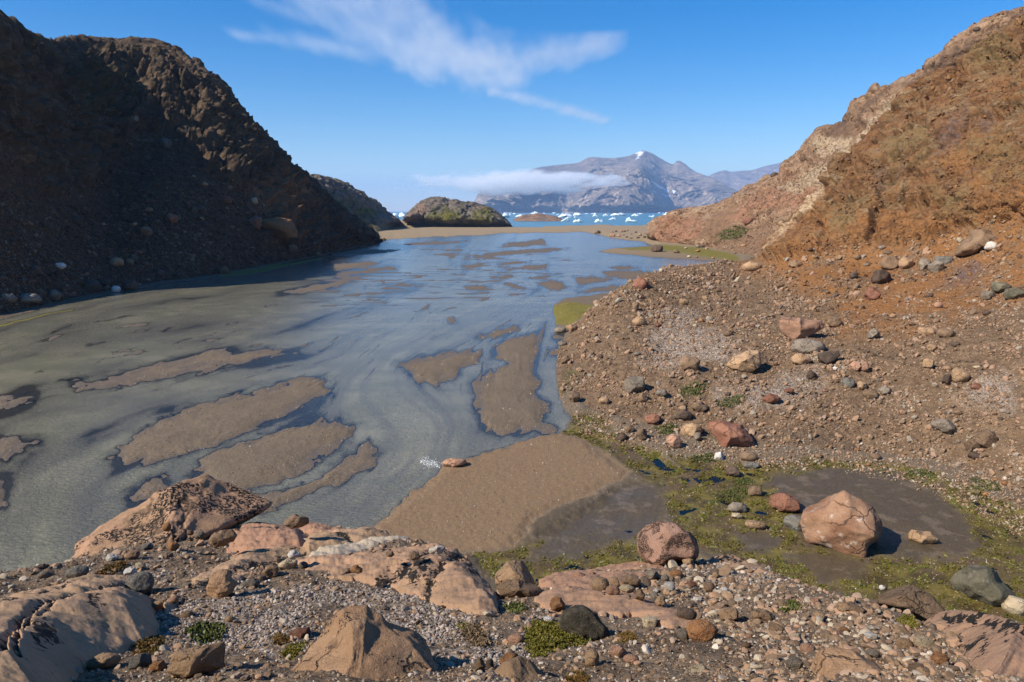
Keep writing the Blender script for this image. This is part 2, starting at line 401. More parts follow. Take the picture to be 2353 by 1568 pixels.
m = Mat('valley_ground')
n1 = m.noise(0.35, 8, 0.6); n2 = m.noise(9.0, 6, 0.7); n3 = m.noise(55, 3, 0.6); sep = m.n.new('ShaderNodeSeparateXYZ'); m.l.new(m.pos, sep.inputs[0])
sand = m.mix(n1, (0.098, 0.078, 0.056, 1), (0.160, 0.127, 0.092, 1))
sand = m.mix(m.step(n2, 0.45, 0.75), sand, (0.24, 0.19, 0.14, 1))
sand = m.mix(m.math('MULTIPLY', m.step(n3, 0.62, 0.72), 0.6), sand, (0.40, 0.36, 0.30, 1))
sand = m.mix(m.math('MULTIPLY', m.step(n3, 0.40, 0.30), 0.5), sand, (0.06, 0.045, 0.035, 1))
col = m.mix(m.math('MULTIPLY', m.attr('far'), 0.7), sand, m.mix(n1, (0.30, 0.22, 0.12, 1), (0.36, 0.29, 0.19, 1)))
col = m.mix(m.math('MULTIPLY', m.attr('spit'), 0.6), col, m.mix(n2, (0.17, 0.105, 0.055, 1), (0.30, 0.20, 0.115, 1)))
wet = m.step(m.math('ADD', sep.outputs['Z'], m.math('MULTIPLY', m.math('SUBTRACT', n1, 0.5), 0.10)), 0.075, 0.010)
col = m.mix(m.math('MULTIPLY', wet, 0.72), col, (0.120, 0.100, 0.080, 1))
mudc = m.mix(m.noise(2.2, 9, 0.7), (0.055, 0.043, 0.028, 1), (0.120, 0.095, 0.060, 1))
mudc = m.mix(m.math('MULTIPLY', m.step(m.noise(0.8, 7, 0.65), 0.52, 0.62), 0.6), mudc, (0.17, 0.135, 0.10, 1))
mudc = m.mix(m.step(m.noise(9.0, 6, 0.75), 0.60, 0.68), mudc, (0.26, 0.19, 0.11, 1))
col = m.mix(m.attr('mud'), col, mudc)
algc = m.mix(m.step(m.noise(0.9, 9, 0.68), 0.38, 0.62), (0.062, 0.045, 0.014, 1), (0.155, 0.130, 0.028, 1))
algc = m.mix(m.step(m.noise(2.3, 8, 0.7), 0.58, 0.70), algc, (0.05, 0.075, 0.014, 1))
algc = m.mix(m.step(m.noise(0.35, 6, 0.65), 0.50, 0.62), algc, m.mix(n2, (0.075, 0.052, 0.026, 1), (0.125, 0.090, 0.050, 1)))
algc = m.mix(m.step(m.noise(3.0, 9, 0.72), 0.62, 0.70), algc, (0.22, 0.19, 0.10, 1))
col = m.mix(m.attr('algae'), col, algc)
col = m.mix(m.attr('moss'), col, m.mix(n1, (0.10, 0.10, 0.012, 1), (0.20, 0.17, 0.03, 1)))
bh = m.math('ADD', m.math('MULTIPLY', n2, 0.5), m.math('MULTIPLY', n3, 0.22))
GROUND_MAT = m.fin(col, m.math('SUBTRACT', m.lin(wet, 0, 1, 0.95, 0.55), m.math('MULTIPLY', m.attr('mud'), m.lin(n1, 0.35, 0.65, 0.1, 0.3))), m.bump(bh, 0.6, 0.10), 0.3)
ground = link('ground', mesh_np('ground', GV, grid_faces(*GX.shape)[:, ::-1], GROUND_MAT, attrs=dict(algae=a_alg, mud=a_mud, moss=a_moss, spit=a_spit, far=a_far)),
              'brown valley floor of sand flats, gravel bars and wet algae between the two hillsides', 'ground', kind='structure')

# river: silty water over the bed; how much of the bed shows depends on the real depth below each point
def sub_grid(mask_rows):
    return slice(*mask_rows)
rr = np.where((gy > 522) & (gy < 1420))[0]; r0, r1 = rr[0], rr[-1] + 1
rc = np.where((gx > -1500) & (gx < 2700))[0]; c0, c1_ = rc[0], rc[-1] + 1
RV = G[r0:r1, c0:c1_].copy(); RV[..., 2] = 0.0
dep = np.clip(-Z[r0:r1, c0:c1_], -0.2, 2)
silt = np.where(r_s[r0:r1, c0:c1_] > -8, 1.0, 0.0)
F = grid_faces(*dep.shape); keep = (dep.ravel()[F].max(1) > -0.01)
m = Mat('river_water'); m.n.remove(m.b)
dp = m.attr('depth'); st = m.attr('streak'); si = m.attr('silt')
op = m.math('SUBTRACT', 1.0, m.math('EXPONENT', m.math('MULTIPLY', dp, -24.0)), clamp=True)
op = m.math('MULTIPLY', op, si)
siltc = m.mix(m.step(m.noise(0.25, 5, 0.6), 0.35, 0.65), (0.20, 0.208, 0.155, 1), (0.295, 0.29, 0.22, 1))
siltc = m.mix(m.step(st, -0.7, 0.6), (0.16, 0.162, 0.142, 1), siltc)
df = m.n.new('ShaderNodeBsdfDiffuse'); m.put(df.inputs[0], siltc)
tr = m.n.new('ShaderNodeBsdfTransparent'); m.put(tr.inputs[0], m.mix(m.step(dp, 0.0, 0.06), (1, 1, 1, 1), (0.88, 0.85, 0.76, 1)))
mx = m.n.new('ShaderNodeMixShader'); m.put(mx.inputs[0], op); m.l.new(tr.outputs[0], mx.inputs[1]); m.l.new(df.outputs[0], mx.inputs[2])
rp = m.n.new('ShaderNodeMapping'); rp.inputs['Rotation'].default_value = (0, 0, 0.7); rp.inputs['Scale'].default_value = (1.0, 2.2, 1); m.l.new(m.pos, rp.inputs[0])
h1 = m.noise(2.6, 5, 0.65, rp.outputs[0], 0.8); h2 = m.noise(9, 3, 0.6, rp.outputs[0])
hh = m.math('ADD', m.math('MULTIPLY', h1, 0.8), m.math('MULTIPLY', h2, 0.25))
bmp = m.bump(hh, 0.40, 0.06); bmp2 = m.bump(hh, 1.0, 0.28)
gl = m.n.new('ShaderNodeBsdfGlossy'); gl.inputs['Roughness'].default_value = 0.17; m.l.new(bmp, gl.inputs['Normal'])
fr = m.n.new('ShaderNodeFresnel'); fr.inputs['IOR'].default_value = 1.33
mx2 = m.n.new('ShaderNodeMixShader'); m.l.new(fr.outputs[0], mx2.inputs[0]); m.l.new(mx.outputs[0], mx2.inputs[1]); m.l.new(gl.outputs[0], mx2.inputs[2])
m.l.new(bmp2, df.inputs['Normal'])
m.l.new(mx2.outputs[0], m.out.inputs[0])
river = link('river', mesh_np('river', RV, F[keep][:, ::-1], m.m, attrs=dict(depth=np.maximum(dep, 0), streak=streak[r0:r1, c0:c1_], silt=silt)),
             'silty grey green braided river reflecting the blue sky far out', 'river', kind='structure')

# sea
sx = np.r_[np.linspace(-2600, 4900, 60)]; sy = 486 + np.r_[np.geomspace(0.85, 39, 40)]
SX, SY = np.meshgrid(sx, sy); SV = onz(SX, SY); SV[..., 2] = -0.004
m = Mat('sea_water')
m.fin(m.mix(m.noise(0.004, 4, 0.6), (0.055, 0.16, 0.21, 1), (0.085, 0.22, 0.27, 1)), 0.28, m.bump(m.noise(0.25, 4, 0.6), 0.5, 0.6), 0.35)
sea = link('sea', mesh_np('sea', SV, grid_faces(*SX.shape)[:, ::-1], m.m), 'turquoise fjord water full of ice beyond the tan flats', 'sea', kind='structure')

# ------------------------------------------------------------------ hills
def pmask(px, py, polys, feather=10, wob_=12, seed=0.0):
    x = px + wob_ * fbm(np.stack([px / 30, py / 30, 0 * px + seed], -1), 4); y = py + wob_ * fbm(np.stack([px / 30, py / 30, 0 * px + seed + 5], -1), 4)
    o = np.zeros(px.shape)
    for p in polys: o = np.maximum(o, sstep(-feather, feather, sdf(x, y, p)))
    return o

def hill_mat(name, c_rock, c_scree, spec, bscale=1.0, bdist=0.4):
    """spec: list of (attribute, colour a, colour b)"""
    m = Mat(name)
    big = m.noise(0.10 * bscale, 8, 0.62); mid = m.noise(0.9 * bscale, 8, 0.65); fine = m.noise(6.0 * bscale, 6, 0.7); speck = m.vor(3.2 * bscale)
    st_ = m.n.new('ShaderNodeMapping'); st_.inputs['Rotation'].default_value = (0.15, 0.80, 0.25); st_.inputs['Scale'].default_value = (0.16 * bscale, 0.24 * bscale, 0.55 * bscale); m.l.new(m.pos, st_.inputs[0])
    strat = m.noise(1.0, 9, 0.68, st_.outputs[0], 0.6)
    if len(c_rock) > 3: rock = m.ramp(m.math('ADD', m.math('MULTIPLY', strat, 0.7), m.math('MULTIPLY', big, 0.3)), [(0.33 + 0.30 * k / (len(c_rock) - 1), c) for k, c in enumerate(c_rock)])
    else:
        rock = m.mix(m.step(big, 0.35, 0.65), c_rock[0], c_rock[1]); rock = m.mix(m.step(mid, 0.50, 0.72), rock, c_rock[2])
    wv = m.n.new('ShaderNodeVectorMath'); wv.operation = 'ADD'; nv_ = m.n.new('ShaderNodeTexNoise'); nv_.inputs['Scale'].default_value = 0.9 * bscale; nv_.inputs['Detail'].default_value = 3
    m.l.new(m.pos, nv_.inputs['Vector']); sv_ = m.n.new('ShaderNodeVectorMath'); sv_.operation = 'SCALE'; sv_.inputs['Scale'].default_value = 1.3 / bscale; m.l.new(nv_.outputs['Color'], sv_.inputs[0]); m.l.new(sv_.outputs[0], wv.inputs[1])
    m.l.new(m.scalev(m.pos, (1.0, 1.0, 1.7)), wv.inputs[0]); wp = wv.outputs[0]
    blk = m.n.new('ShaderNodeSeparateColor'); vc = m.n.new('ShaderNodeTexVoronoi'); vc.inputs['Scale'].default_value = 0.42 * bscale; m.l.new(wp, vc.inputs['Vector']); m.l.new(vc.outputs['Color'], blk.inputs[0])
    fo_ = m.n.new('ShaderNodeMapping'); fo_.inputs['Rotation'].default_value = (0.1, 0.85, 0.2); fo_.inputs['Scale'].default_value = (0.10 * bscale, 0.22 * bscale, 0.42 * bscale); m.l.new(m.pos, fo_.inputs[0])
    iso = lambda x, w_: m.step(m.math('ABSOLUTE', m.math('SUBTRACT', x, 0.5)), w_, 0.0)
    crack = m.math('MAXIMUM', iso(m.noise(1.0, 5, 0.6, fo_.outputs[0], 0.5), 0.016), m.math('MULTIPLY', iso(m.noise(0.5 * bscale, 6, 0.62), 0.012), 0.8))
    rock = m.mix(m.lin(blk.outputs[0], 0, 1, 0.0, 0.30), rock, c_rock[0]); rock = m.mix(m.lin(blk.outputs[1], 0.4, 1, 0.0, 0.22), rock, c_rock[-1])
    scree = m.mix(m.step(mid, 0.35, 0.68), c_scree[0], c_scree[1]); scree = m.mix(m.step(fine, 0.56, 0.72), scree, c_scree[2])
    col = m.mix(m.attr('scree'), rock, scree)
    for a, ca, cb in spec:
        f = m.attr(a)
        if a not in ('green', 'white'): f = m.math('MULTIPLY', f, m.step(m.math('ADD', m.math('MULTIPLY', strat, 0.6), m.math('MULTIPLY', big, 0.4)), 0.38, 0.54))
        if a in ('green', 'white'): f = m.math('MULTIPLY', f, m.math('MULTIPLY', m.step(m.noise(2.4 * bscale, 8, 0.75), 0.44, 0.57), 0.9))
        col = m.mix(f, col, m.mix(mid, ca, cb))
    col = m.mix(m.math('MULTIPLY', m.step(fine, 0.43, 0.31), 0.45), col, m.mix(0.62, col, (0.02, 0.015, 0.012, 1)))
    col = m.mix(m.math('MULTIPLY', m.step(strat, 0.56, 0.70), 0.35), col, m.mix(0.6, col, (0.45, 0.36, 0.26, 1)))
    h = m.math('ADD', m.math('ADD', m.math('MULTIPLY', mid, 1.0), m.math('MULTIPLY', fine, 0.4)), m.math('MULTIPLY', strat, 0.5))
    rk = m.math('SUBTRACT', 1.0, m.attr('scree'), clamp=True)
    col = m.mix(m.math('MULTIPLY', m.math('MULTIPLY', rk, crack), 0.55), col, m.mix(0.75, col, (0.03, 0.022, 0.016, 1)))  # cracks darkened in the colour, standing for shade in their depth
    h = m.math('ADD', h, m.math('MULTIPLY', rk, m.math('SUBTRACT', m.math('MULTIPLY', blk.outputs[2], 0.5), m.math('MULTIPLY', crack, 0.7))))
    return m.fin(col, 0.93, m.bump(h, 0.8, bdist), 0.15)

def foot(pts, z=-0.4): return [onz(np.array(x), np.array(y), z) for x, y in pts]
def row(pts): return [at(np.array(x), np.array(y), D) for x, y, D in pts]
def back(r, f, dz): return [np.array([p[0] * f, p[1] * f, p[2] + dz]) for p in r]

def build_hill(name, rows, nv, nu, disp, masks, mat, label, cat='hill'):
    V = loft(rows, nv, nu)
    px, py = proj(V.reshape(-1, 3)); px = px.reshape(nv, nu); py = py.reshape(nv, nu)
    mk = {k: pmask(px, py, p, *a) for k, (p, *a) in masks.items()}
    d = disp(V, px, py, mk)
    if name == 'mountain':      # push buttresses and gullies along the line of the slope's own depth
        t = CAM - V; V = V + t / np.linalg.norm(t, axis=-1)[..., None] * d[..., None]
    else: V = V + normals(V) * d[..., None]
    me = mesh_np(name, V, grid_faces(nv, nu), mat, attrs=mk)
    return link(name, me, label, cat, kind='structure'), V

def sgn(V, rows):  # orient normals outward (towards the camera / up)
    return V

# --- dark shaded hillside across the river
hl_foot = foot([(-420,850),(-60,748),(120,705),(240,678),(360,655),(470,640),(600,615),(720,592),(800,573),(855,559),(895,550)])
hl_scree = row([(-420,430,112),(-60,430,118),(110,440,142),(250,410,186),(390,330,214),(495,350,220),(588,400,232),(680,450,250),(748,500,268),(816,531,296),(874,546,335)])
hl_mid = row([(-420,100,120),(-60,180,126),(105,250,155),(235,215,215),(380,200,238),(487,245,240),(575,320,248),(665,400,262),(736,458,280),(803,507,305),(868,543,338)])
hl_up = row([(-420,-60,127),(-60,60,133),(100,150,164),(215,130,236),(370,138,256),(478,188,252),(566,283,256),(655,376,268),(729,440,286),(799,498,310),(865,541,341)])
hl_top = row([(-420,-240,134),(-70,-20,140),(95,92,172),(200,99,256),(365,108,274),(468,165,264),(562,268,266),(650,362,276),(722,428,292),(795,492,316),(862,539,345)])
hl_b1 = [p * np.array([1 + 0.10 * t, 1 + 0.10 * t, 1]) - np.array([0, 0, 2.5 + 3 * (1 - t)]) for p, t in zip(hl_top, [1,1,1,1,.7,.35,.3,.25,.2,.2,.2])]
hl_b2 = [np.array([p[0] * (1 + 0.5 * t) - 6, p[1] * (1 + 0.5 * t) + 4, max(-3.0, p[2] - 18 - 45 * (1 - t))]) for p, t in zip(hl_top, [1,1,1,1,.6,.2,.12,.1,.1,.1,.1])]
m_left = hill_mat('shaded_gneiss', [(0.060, 0.045, 0.033, 1), (0.115, 0.084, 0.058, 1), (0.19, 0.14, 0.10, 1)], [(0.066, 0.037, 0.022, 1), (0.13, 0.074, 0.043, 1), (0.20, 0.135, 0.09, 1)],  # albedo lowered so this hillside's shade comes out darker
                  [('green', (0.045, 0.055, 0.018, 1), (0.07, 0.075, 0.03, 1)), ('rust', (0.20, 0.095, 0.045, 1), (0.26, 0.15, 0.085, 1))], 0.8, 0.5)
def d_left(V, px, py, mk):
    s = mk['scree']; q = V / np.array([9.0, 14.0, 7.0])
    cl, hid = billow_cells(V / np.array([9.0, 7.0, 13.0]) + 0.35 * fbm(V / 6.0, 2)[..., None]); cl2, hid2 = billow_cells(V / np.array([3.5, 2.6, 5.0]) + 0.35 * fbm(V / 3.0, 2)[..., None])
    fl_ = (V[..., 2] + 0.12 * V[..., 1]) / 7.5 + 1.1 * fbm(V / 16.0, 3); fl_ = fl_ - np.floor(fl_); fl2 = (V[..., 2] + 0.12 * V[..., 1]) / 2.9 + 0.9 * fbm(V / 7.0 + 5, 3); fl2 = fl2 - np.floor(fl2)
    rocky = 2.4 * ridged(V / np.array([13, 9, 34.0]), 6) + 0.8 * ridged(V / np.array([4, 3, 9.0]), 4) - 1.8 * sstep(0.22, 0.0, cl) + 2.2 * (hid - 0.5) + 0.6 * (hid2 - 0.5) - 0.5 * sstep(0.12, 0, cl2) + 2.4 * fl_ ** 2 * sstep(1.0, 0.92, fl_) + 1.1 * fl2 ** 2 * sstep(1.0, 0.9, fl2) + 0.6 * fbm(V / 2.5, 4)
    scr = -0.9 * fbm(V / 12, 4) - 0.45 * fbm(V / 1.6, 4) - 0.6 * np.maximum(fbm(V / 2.6 + 3, 2), 0)
    edge = sstep(-6, 25, V[..., 2] * 0 + np.minimum(900 - px, 400))
    amp = np.clip((V[..., 1] - 60) / 130, 0.5, 1.4)
    crest = np.interp(px, [-60, 95, 200, 365, 468, 562, 650, 728, 808, 882], [-20, 92, 99, 108, 165, 268, 362, 432, 498, 548]); k = 0.35 + 0.65 * sstep(0, 60, py - crest)
    return (rocky * (1 - s) - scr * s) * amp * edge * k
SC_L = [[(-600,300),(0,330),(100,430),(200,420),(300,300),(330,270),(420,330),(520,430),(600,430),(640,470),(600,545),(700,560),(860,545),(900,560),(860,600),(0,800),(-600,1000)]]
HSIGN = 1.0
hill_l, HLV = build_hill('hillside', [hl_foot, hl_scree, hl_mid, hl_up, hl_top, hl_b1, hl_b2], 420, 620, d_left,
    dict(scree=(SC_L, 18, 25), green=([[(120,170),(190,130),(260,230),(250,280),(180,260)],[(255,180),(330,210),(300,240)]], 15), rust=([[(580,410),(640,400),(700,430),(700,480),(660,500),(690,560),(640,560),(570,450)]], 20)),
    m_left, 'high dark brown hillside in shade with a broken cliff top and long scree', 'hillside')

# --- rust coloured slope with its stony scree, lit by the sun
P1 = foot([(1308,962),(1360,988),(1440,1012),(1540,1040),(1650,1055),(1800,1065),(2000,1085),(2180,1110),(2353,1165),(2720,1280)], -0.25)
r1 = row([(1281,880,58.3),(1350,895,55),(1450,905,52),(1560,920,49.5),(1700,935,47.5),(1850,945,46),(2000,960,44.5),(2180,980,41.5),(2353,1005,37.5),(2720,1080,32)])
r2 = row([(1283,805,72.8),(1350,802,70),(1450,802,66),(1560,800,65.5),(1700,800,64),(1850,800,62),(2000,800,59),(2180,800,54),(2353,800,49),(2720,800,39)])
r3 = row([(1300,762,86),(1365,735,84),(1450,700,87),(1560,700,90),(1700,700,92),(1850,700,89),(2000,700,84),(2180,690,79),(2353,680,72),(2720,640,55)])
r4 = row([(1318,748,93),(1390,694,92),(1452,660,96),(1560,640,107),(1700,640,116),(1850,630,108),(2000,610,106),(2180,585,100),(2353,560,88),(2720,480,65)])
r5 = row([(1330,744,97),(1400,686,97),(1456,652,102),(1545,620,121),(1712,602,140),(1800,565,130),(1960,500,120),(2150,450,112),(2353,400,98),(2720,300,72)])
r6 = row([(1333,743,99),(1404,683,99),(1460,650,105),(1550,618,126),(1722,601,143),(1815,535,136),(1925,420,137),(2080,310,132),(2353,220,116),(2720,100,80)])
r7 = row([(1336,743,101),(1408,682,101),(1464,649,107),(1555,617,130),(1728,600,146),(1822,518,141),(1945,378,146),(2090,238,148),(2353,90,134),(2720,-80,90)])
rb1 = back(r7, 1.05, -1.5); rb2 = back(r7, 1.3, -12)
m_rust = hill_mat('rust_slope', [(0.080, 0.048, 0.031, 1), (0.135, 0.072, 0.038, 1), (0.190, 0.094, 0.042, 1), (0.200, 0.112, 0.054, 1), (0.180, 0.122, 0.066, 1), (0.26, 0.18, 0.115, 1)], [(0.120, 0.080, 0.050, 1), (0.20, 0.142, 0.094, 1), (0.29, 0.23, 0.17, 1)],
                  [('rust', (0.175, 0.083, 0.032, 1), (0.265, 0.135, 0.054, 1)), ('olive', (0.135, 0.092, 0.046, 1), (0.195, 0.138, 0.070, 1)), ('purple', (0.10, 0.074, 0.072, 1), (0.15, 0.105, 0.098, 1)),
                   ('pale', (0.40, 0.30, 0.20, 1), (0.52, 0.42, 0.30, 1)), ('white', (0.36, 0.32, 0.29, 1), (0.48, 0.44, 0.41, 1)), ('green', (0.05, 0.065, 0.02, 1), (0.08, 0.085, 0.03, 1)), ('damp', (0.085, 0.062, 0.046, 1), (0.13, 0.095, 0.068, 1))], 1.3, 0.16)
def d_rust(V, px, py, mk):
    s = mk['scree']
    dipv = np.stack([V[..., 0] * 0.8 + V[..., 2] * 0.6, V[..., 1] * 0.35, V[..., 2] * 0.8 - V[..., 0] * 0.6], -1)
    cl, hid = billow_cells(dipv / np.array([9.0, 6.0, 3.2]) + 0.35 * fbm(V / 4.0, 2)[..., None])
    cl2, hid2 = billow_cells(dipv / np.array([2.2, 1.4, 0.9]) + 0.4 * fbm(V / 2.0, 2)[..., None])
    low = 0.6 + 0.4 * sstep(8, 22, V[..., 2])
    tt = dipv[..., 2] / 3.4 + 0.9 * fbm(V / 9.0, 3) ; fr_ = tt - np.floor(tt); tt2 = dipv[..., 2] / 1.3 + 0.9 * fbm(V / 4.0 + 9, 3); fr2 = tt2 - np.floor(tt2)
    ledges = 1.5 * fr_ ** 2 * sstep(1.0, 0.93, fr_) * sstep(-0.2, 0.3, fbm(V / 14.0 + 3, 2) + 0.15) + 0.28 * fr2 ** 2 * sstep(1.0, 0.9, fr2)
    rocky = (1.5 * ridged(dipv / np.array([26, 16, 7.0]), 6) - 1.3 * sstep(0.14, 0.0, cl) + 3.9 * (hid - 0.5)) * low + 0.35 * (hid2 - 0.5) * low - 0.25 * sstep(0.12, 0, cl2) + ledges + 0.35 * ridged(dipv / np.array([9, 5, 2.2]), 4) + 0.12 * fbm(V / 0.9, 3)
    scr = 0.55 * fbm(V / 9, 3) + 0.22 * fbm(V / 1.1, 4) + 0.10 * fbm(V / 0.35, 3)
    nose = np.exp(-((px - 1460) / 70) ** 2 - ((py - 668) / 35) ** 2) * 0.5 * ridged(V / 2.2, 4)
    amp = sstep(-0.2, 1.5, V[..., 2] + 0.3)
    return (rocky * (1 - s) + scr * s + nose) * (0.15 + 0.85 * amp)
SC_R = [[(1200,1000),(1240,700),(1450,600),(1700,585),(1760,600),(1880,590),(2010,560),(2130,560),(2200,520),(2353,500),(2900,400),(2900,1400),(1300,1200)]]
RUSTP = [[(1700,612),(1780,580),(1900,560),(2100,540),(2200,480),(2500,420),(2500,640),(2353,700),(2200,720),(2050,760),(1930,770),(1900,700),(1800,650)],
         [(1830,540),(1900,480),(2000,480),(2150,500),(2200,540),(2000,560)], [(2180,380),(2300,330),(2400,400),(2353,450),(2250,450)], [(2000,620),(2200,620),(2200,740),(2030,770)]]
hill_r, HRV = build_hill('hillside', [P1, r1, r2, r3, r4, r5, r6, r7, rb1, rb2], 760, 860, d_rust,
    dict(scree=(SC_R, 12, 18), rust=(RUSTP, 35, 40),
         olive=([[(2050,330),(2120,300),(2170,350),(2100,420),(2030,440)],[(2230,360),(2330,320),(2400,420),(2300,440)],[(1900,500),(1960,430),(2000,470),(1940,540)],[(2200,80),(2353,40),(2353,180),(2250,170)],[(2150,440),(2260,420),(2240,520),(2170,500)]], 25, 30, 3),
         purple=([[(2180,300),(2240,280),(2220,340),(2170,370),(2160,330)],[(2010,400),(2030,390),(2020,440)],[(2250,300),(2300,290),(2280,330)],[(2210,610),(2270,600),(2240,650),(2150,660)],[(2060,380),(2080,370),(2070,420)]], 18, 22, 7),
         pale=([[(1765,595),(1790,560),(1840,510),(1880,450),(1900,440),(1880,480),(1850,520),(1810,565)],[(1850,520),(1880,470),(1910,430),(1900,460)]], 6, 8),
         white=([[(1490,800),(1560,760),(1650,770),(1690,800),(1660,830),(1560,850),(1480,840)],[(1740,900),(1800,860),(1870,850),(1900,880),(1860,920),(1760,935)],[(1650,905),(1760,890),(1740,945),(1640,925)],[(2240,870),(2320,860),(2330,940),(2200,930)],[(1480,790),(1530,720),(1600,720),(1560,770)]], 22, 20),
         green=([[(1560,895),(1600,880),(1625,890),(1610,912),(1560,912)],[(1640,925),(1700,908),(1720,920),(1670,938)],[(1575,1055),(1640,1040),(1660,1060),(1600,1068)],[(1305,940),(1330,860),(1300,840),(1285,900)]], 8, 10),
         damp=([[(1310,965),(1420,940),(1560,950),(1700,985),(1850,985),(1940,1010),(2050,1030),(2200,1060),(2500,1150),(2500,1300),(1900,1100),(1500,1060)]], 25, 20)),
    m_rust, 'sunlit rust orange rocky slope running down into a fan of stony brown scree', 'hillside')

# --- pink and brown hill farther along the same bank
SKYL = [(1488,514,368),(1504,504,356),(1520,497,350),(1545,490,341),(1566,488,335),(1598,480,329),(1630,477,323),(1660,466,316),(1692,452,308),(1716,436,303),(1738,428,299),(1760,412,295),(1776,408,292),(1796,392,288),(1800,380,286),(1830,352,279),(1862,325,270),(1880,304,265),(1912,292,261),(1938,284,257),(1945,270,254),(1955,243,251),(1975,228,247),(2000,212,243),(2012,203,241),(2045,204,236),(2072,188,232),(2100,178,228),(2122,158,222),(2150,140,216),(2178,122,210),(2184,108,208),(2210,92,206),(2228,84,204),(2240,66,203),(2280,56,200),(2300,44,199),(2340,33,198),(2400,0,192),(2520,-60,180),(2800,-180,160)]
_sx = np.array([p[0] for p in SKYL], float)
def _band(pts):
    q = np.array(pts, float); y = np.interp(_sx, q[:, 0], q[:, 1]); d = np.interp(_sx, q[:, 0], q[:, 2]); return [at(np.array(a), np.array(b), c) for a, b, c in zip(_sx, y, d)]
_fy = np.interp(_sx, [1478,1510,1560,1640,1700,1770,1900,2100,2400,2800], [549,558,566,578,592,604,620,640,660,680])
f1 = [onz(np.array(a), np.array(b), -0.5) for a, b in zip(_sx, _fy)]
f2 = _band([(1480,538,362),(1512,540,335),(1562,545,305),(1642,548,275),(1702,545,255),(1775,530,240),(1900,480,215),(2080,400,190),(2380,250,165),(2800,100,140)])
f3 = _band([(1483,524,365),(1516,515,343),(1565,512,318),(1640,515,290),(1698,500,275),(1782,465,262),(1895,380,240),(2065,290,212),(2370,130,182),(2800,-40,150)])
f4 = row(SKYL)
fb1 = back(f4, 1.06, -2); fb2 = back(f4, 1.4, -20)
m_pink = hill_mat('pink_gneiss', [(0.12, 0.08, 0.055, 1), (0.19, 0.125, 0.085, 1), (0.27, 0.17, 0.11, 1), (0.32, 0.225, 0.155, 1), (0.42, 0.32, 0.235, 1)], [(0.13, 0.082, 0.055, 1), (0.21, 0.135, 0.088, 1), (0.30, 0.21, 0.14, 1)],
                  [('rust', (0.24, 0.128, 0.085, 1), (0.31, 0.18, 0.12, 1)), ('pale', (0.30, 0.235, 0.165, 1), (0.42, 0.345, 0.255, 1)), ('green', (0.055, 0.06, 0.022, 1), (0.09, 0.085, 0.035, 1)), ('dark', (0.095, 0.062, 0.045, 1), (0.15, 0.10, 0.07, 1))], 0.8, 0.4)
def d_pink(V, px, py, mk):
    s = mk['scree']
    dipv = np.stack([V[..., 0] * 0.85 + V[..., 2] * 0.5, V[..., 1] * 0.5, V[..., 2] * 0.85 - V[..., 0] * 0.5], -1)
    cl, hid = billow_cells(dipv / np.array([16.0, 12.0, 7.0]) + 0.3 * fbm(V / 7.0, 2)[..., None])
    cl2, hid2 = billow_cells(dipv / np.array([6.5, 5.5, 3.0]) + 0.4 * fbm(V / 4.0, 2)[..., None])
    rocky = 2.2 * ridged(dipv / np.array([30, 26, 13.0]), 6) - 1.6 * sstep(0.22, 0.0, cl) + 3.2 * (hid - 0.5) + 1.0 * (hid2 - 0.5) - 0.5 * sstep(0.15, 0, cl2) + 0.35 * fbm(V / 2.6, 4)
    scr = 1.2 * fbm(V / 14, 4) + 0.8 * fbm(V / 2.2, 4)
    return (rocky * (1 - s) + scr * s) * sstep(-1, 4, V[..., 2]) * np.clip(sstep(1470, 1560, px) + 0.3, 0, 1) * (0.45 + 0.55 * sstep(-8, 45, py - np.interp(px, [q[0] for q in SKYL], [q[1] for q in SKYL])))
hill_p, HPV = build_hill('hillside', [f1, f2, f3, f4, fb1, fb2], 360, 760, d_pink,
    dict(scree=([[(1640,600),(1650,545),(1700,520),(1760,510),(1780,540),(1770,620)],[(1860,360),(1920,290),(2000,290),(1960,340),(1900,370)],[(1560,560),(1640,500),(1700,470),(1720,490),(1660,540)]], 10, 12),
         rust=([[(1505,560),(1510,505),(1560,492),(1620,500),(1600,545),(1560,565)],[(1660,500),(1740,450),(1800,430),(1880,430),(1840,480),(1740,490),(1690,510)],[(1790,400),(1810,380),(1820,420)]], 10, 12),
         pale=([[(1862,330),(1890,312),(1960,320),(1950,345),(1880,360)],[(1965,330),(1990,300),(2040,240),(2070,215),(2075,240),(2040,280),(2020,320),(1990,345)],[(1790,440),(1850,400),(1960,345),(2000,330),(1980,370),(1900,410),(1830,450)]], 6, 9),
         green=([[(1640,540),(1690,525),(1720,530),(1700,550),(1650,555)]], 6, 8),
         dark=([[(1890,300),(1950,265),(2010,215),(2050,200),(2000,260),(1960,320),(1900,315)],[(2080,200),(2200,120),(2353,30),(2400,60),(2300,120),(2130,230)],[(1930,290),(2000,240),(1990,290),(1950,318)]], 12, 14)),
    m_pink, 'pinkish brown rocky hill with pale bare slabs behind the rust slope', 'hill')

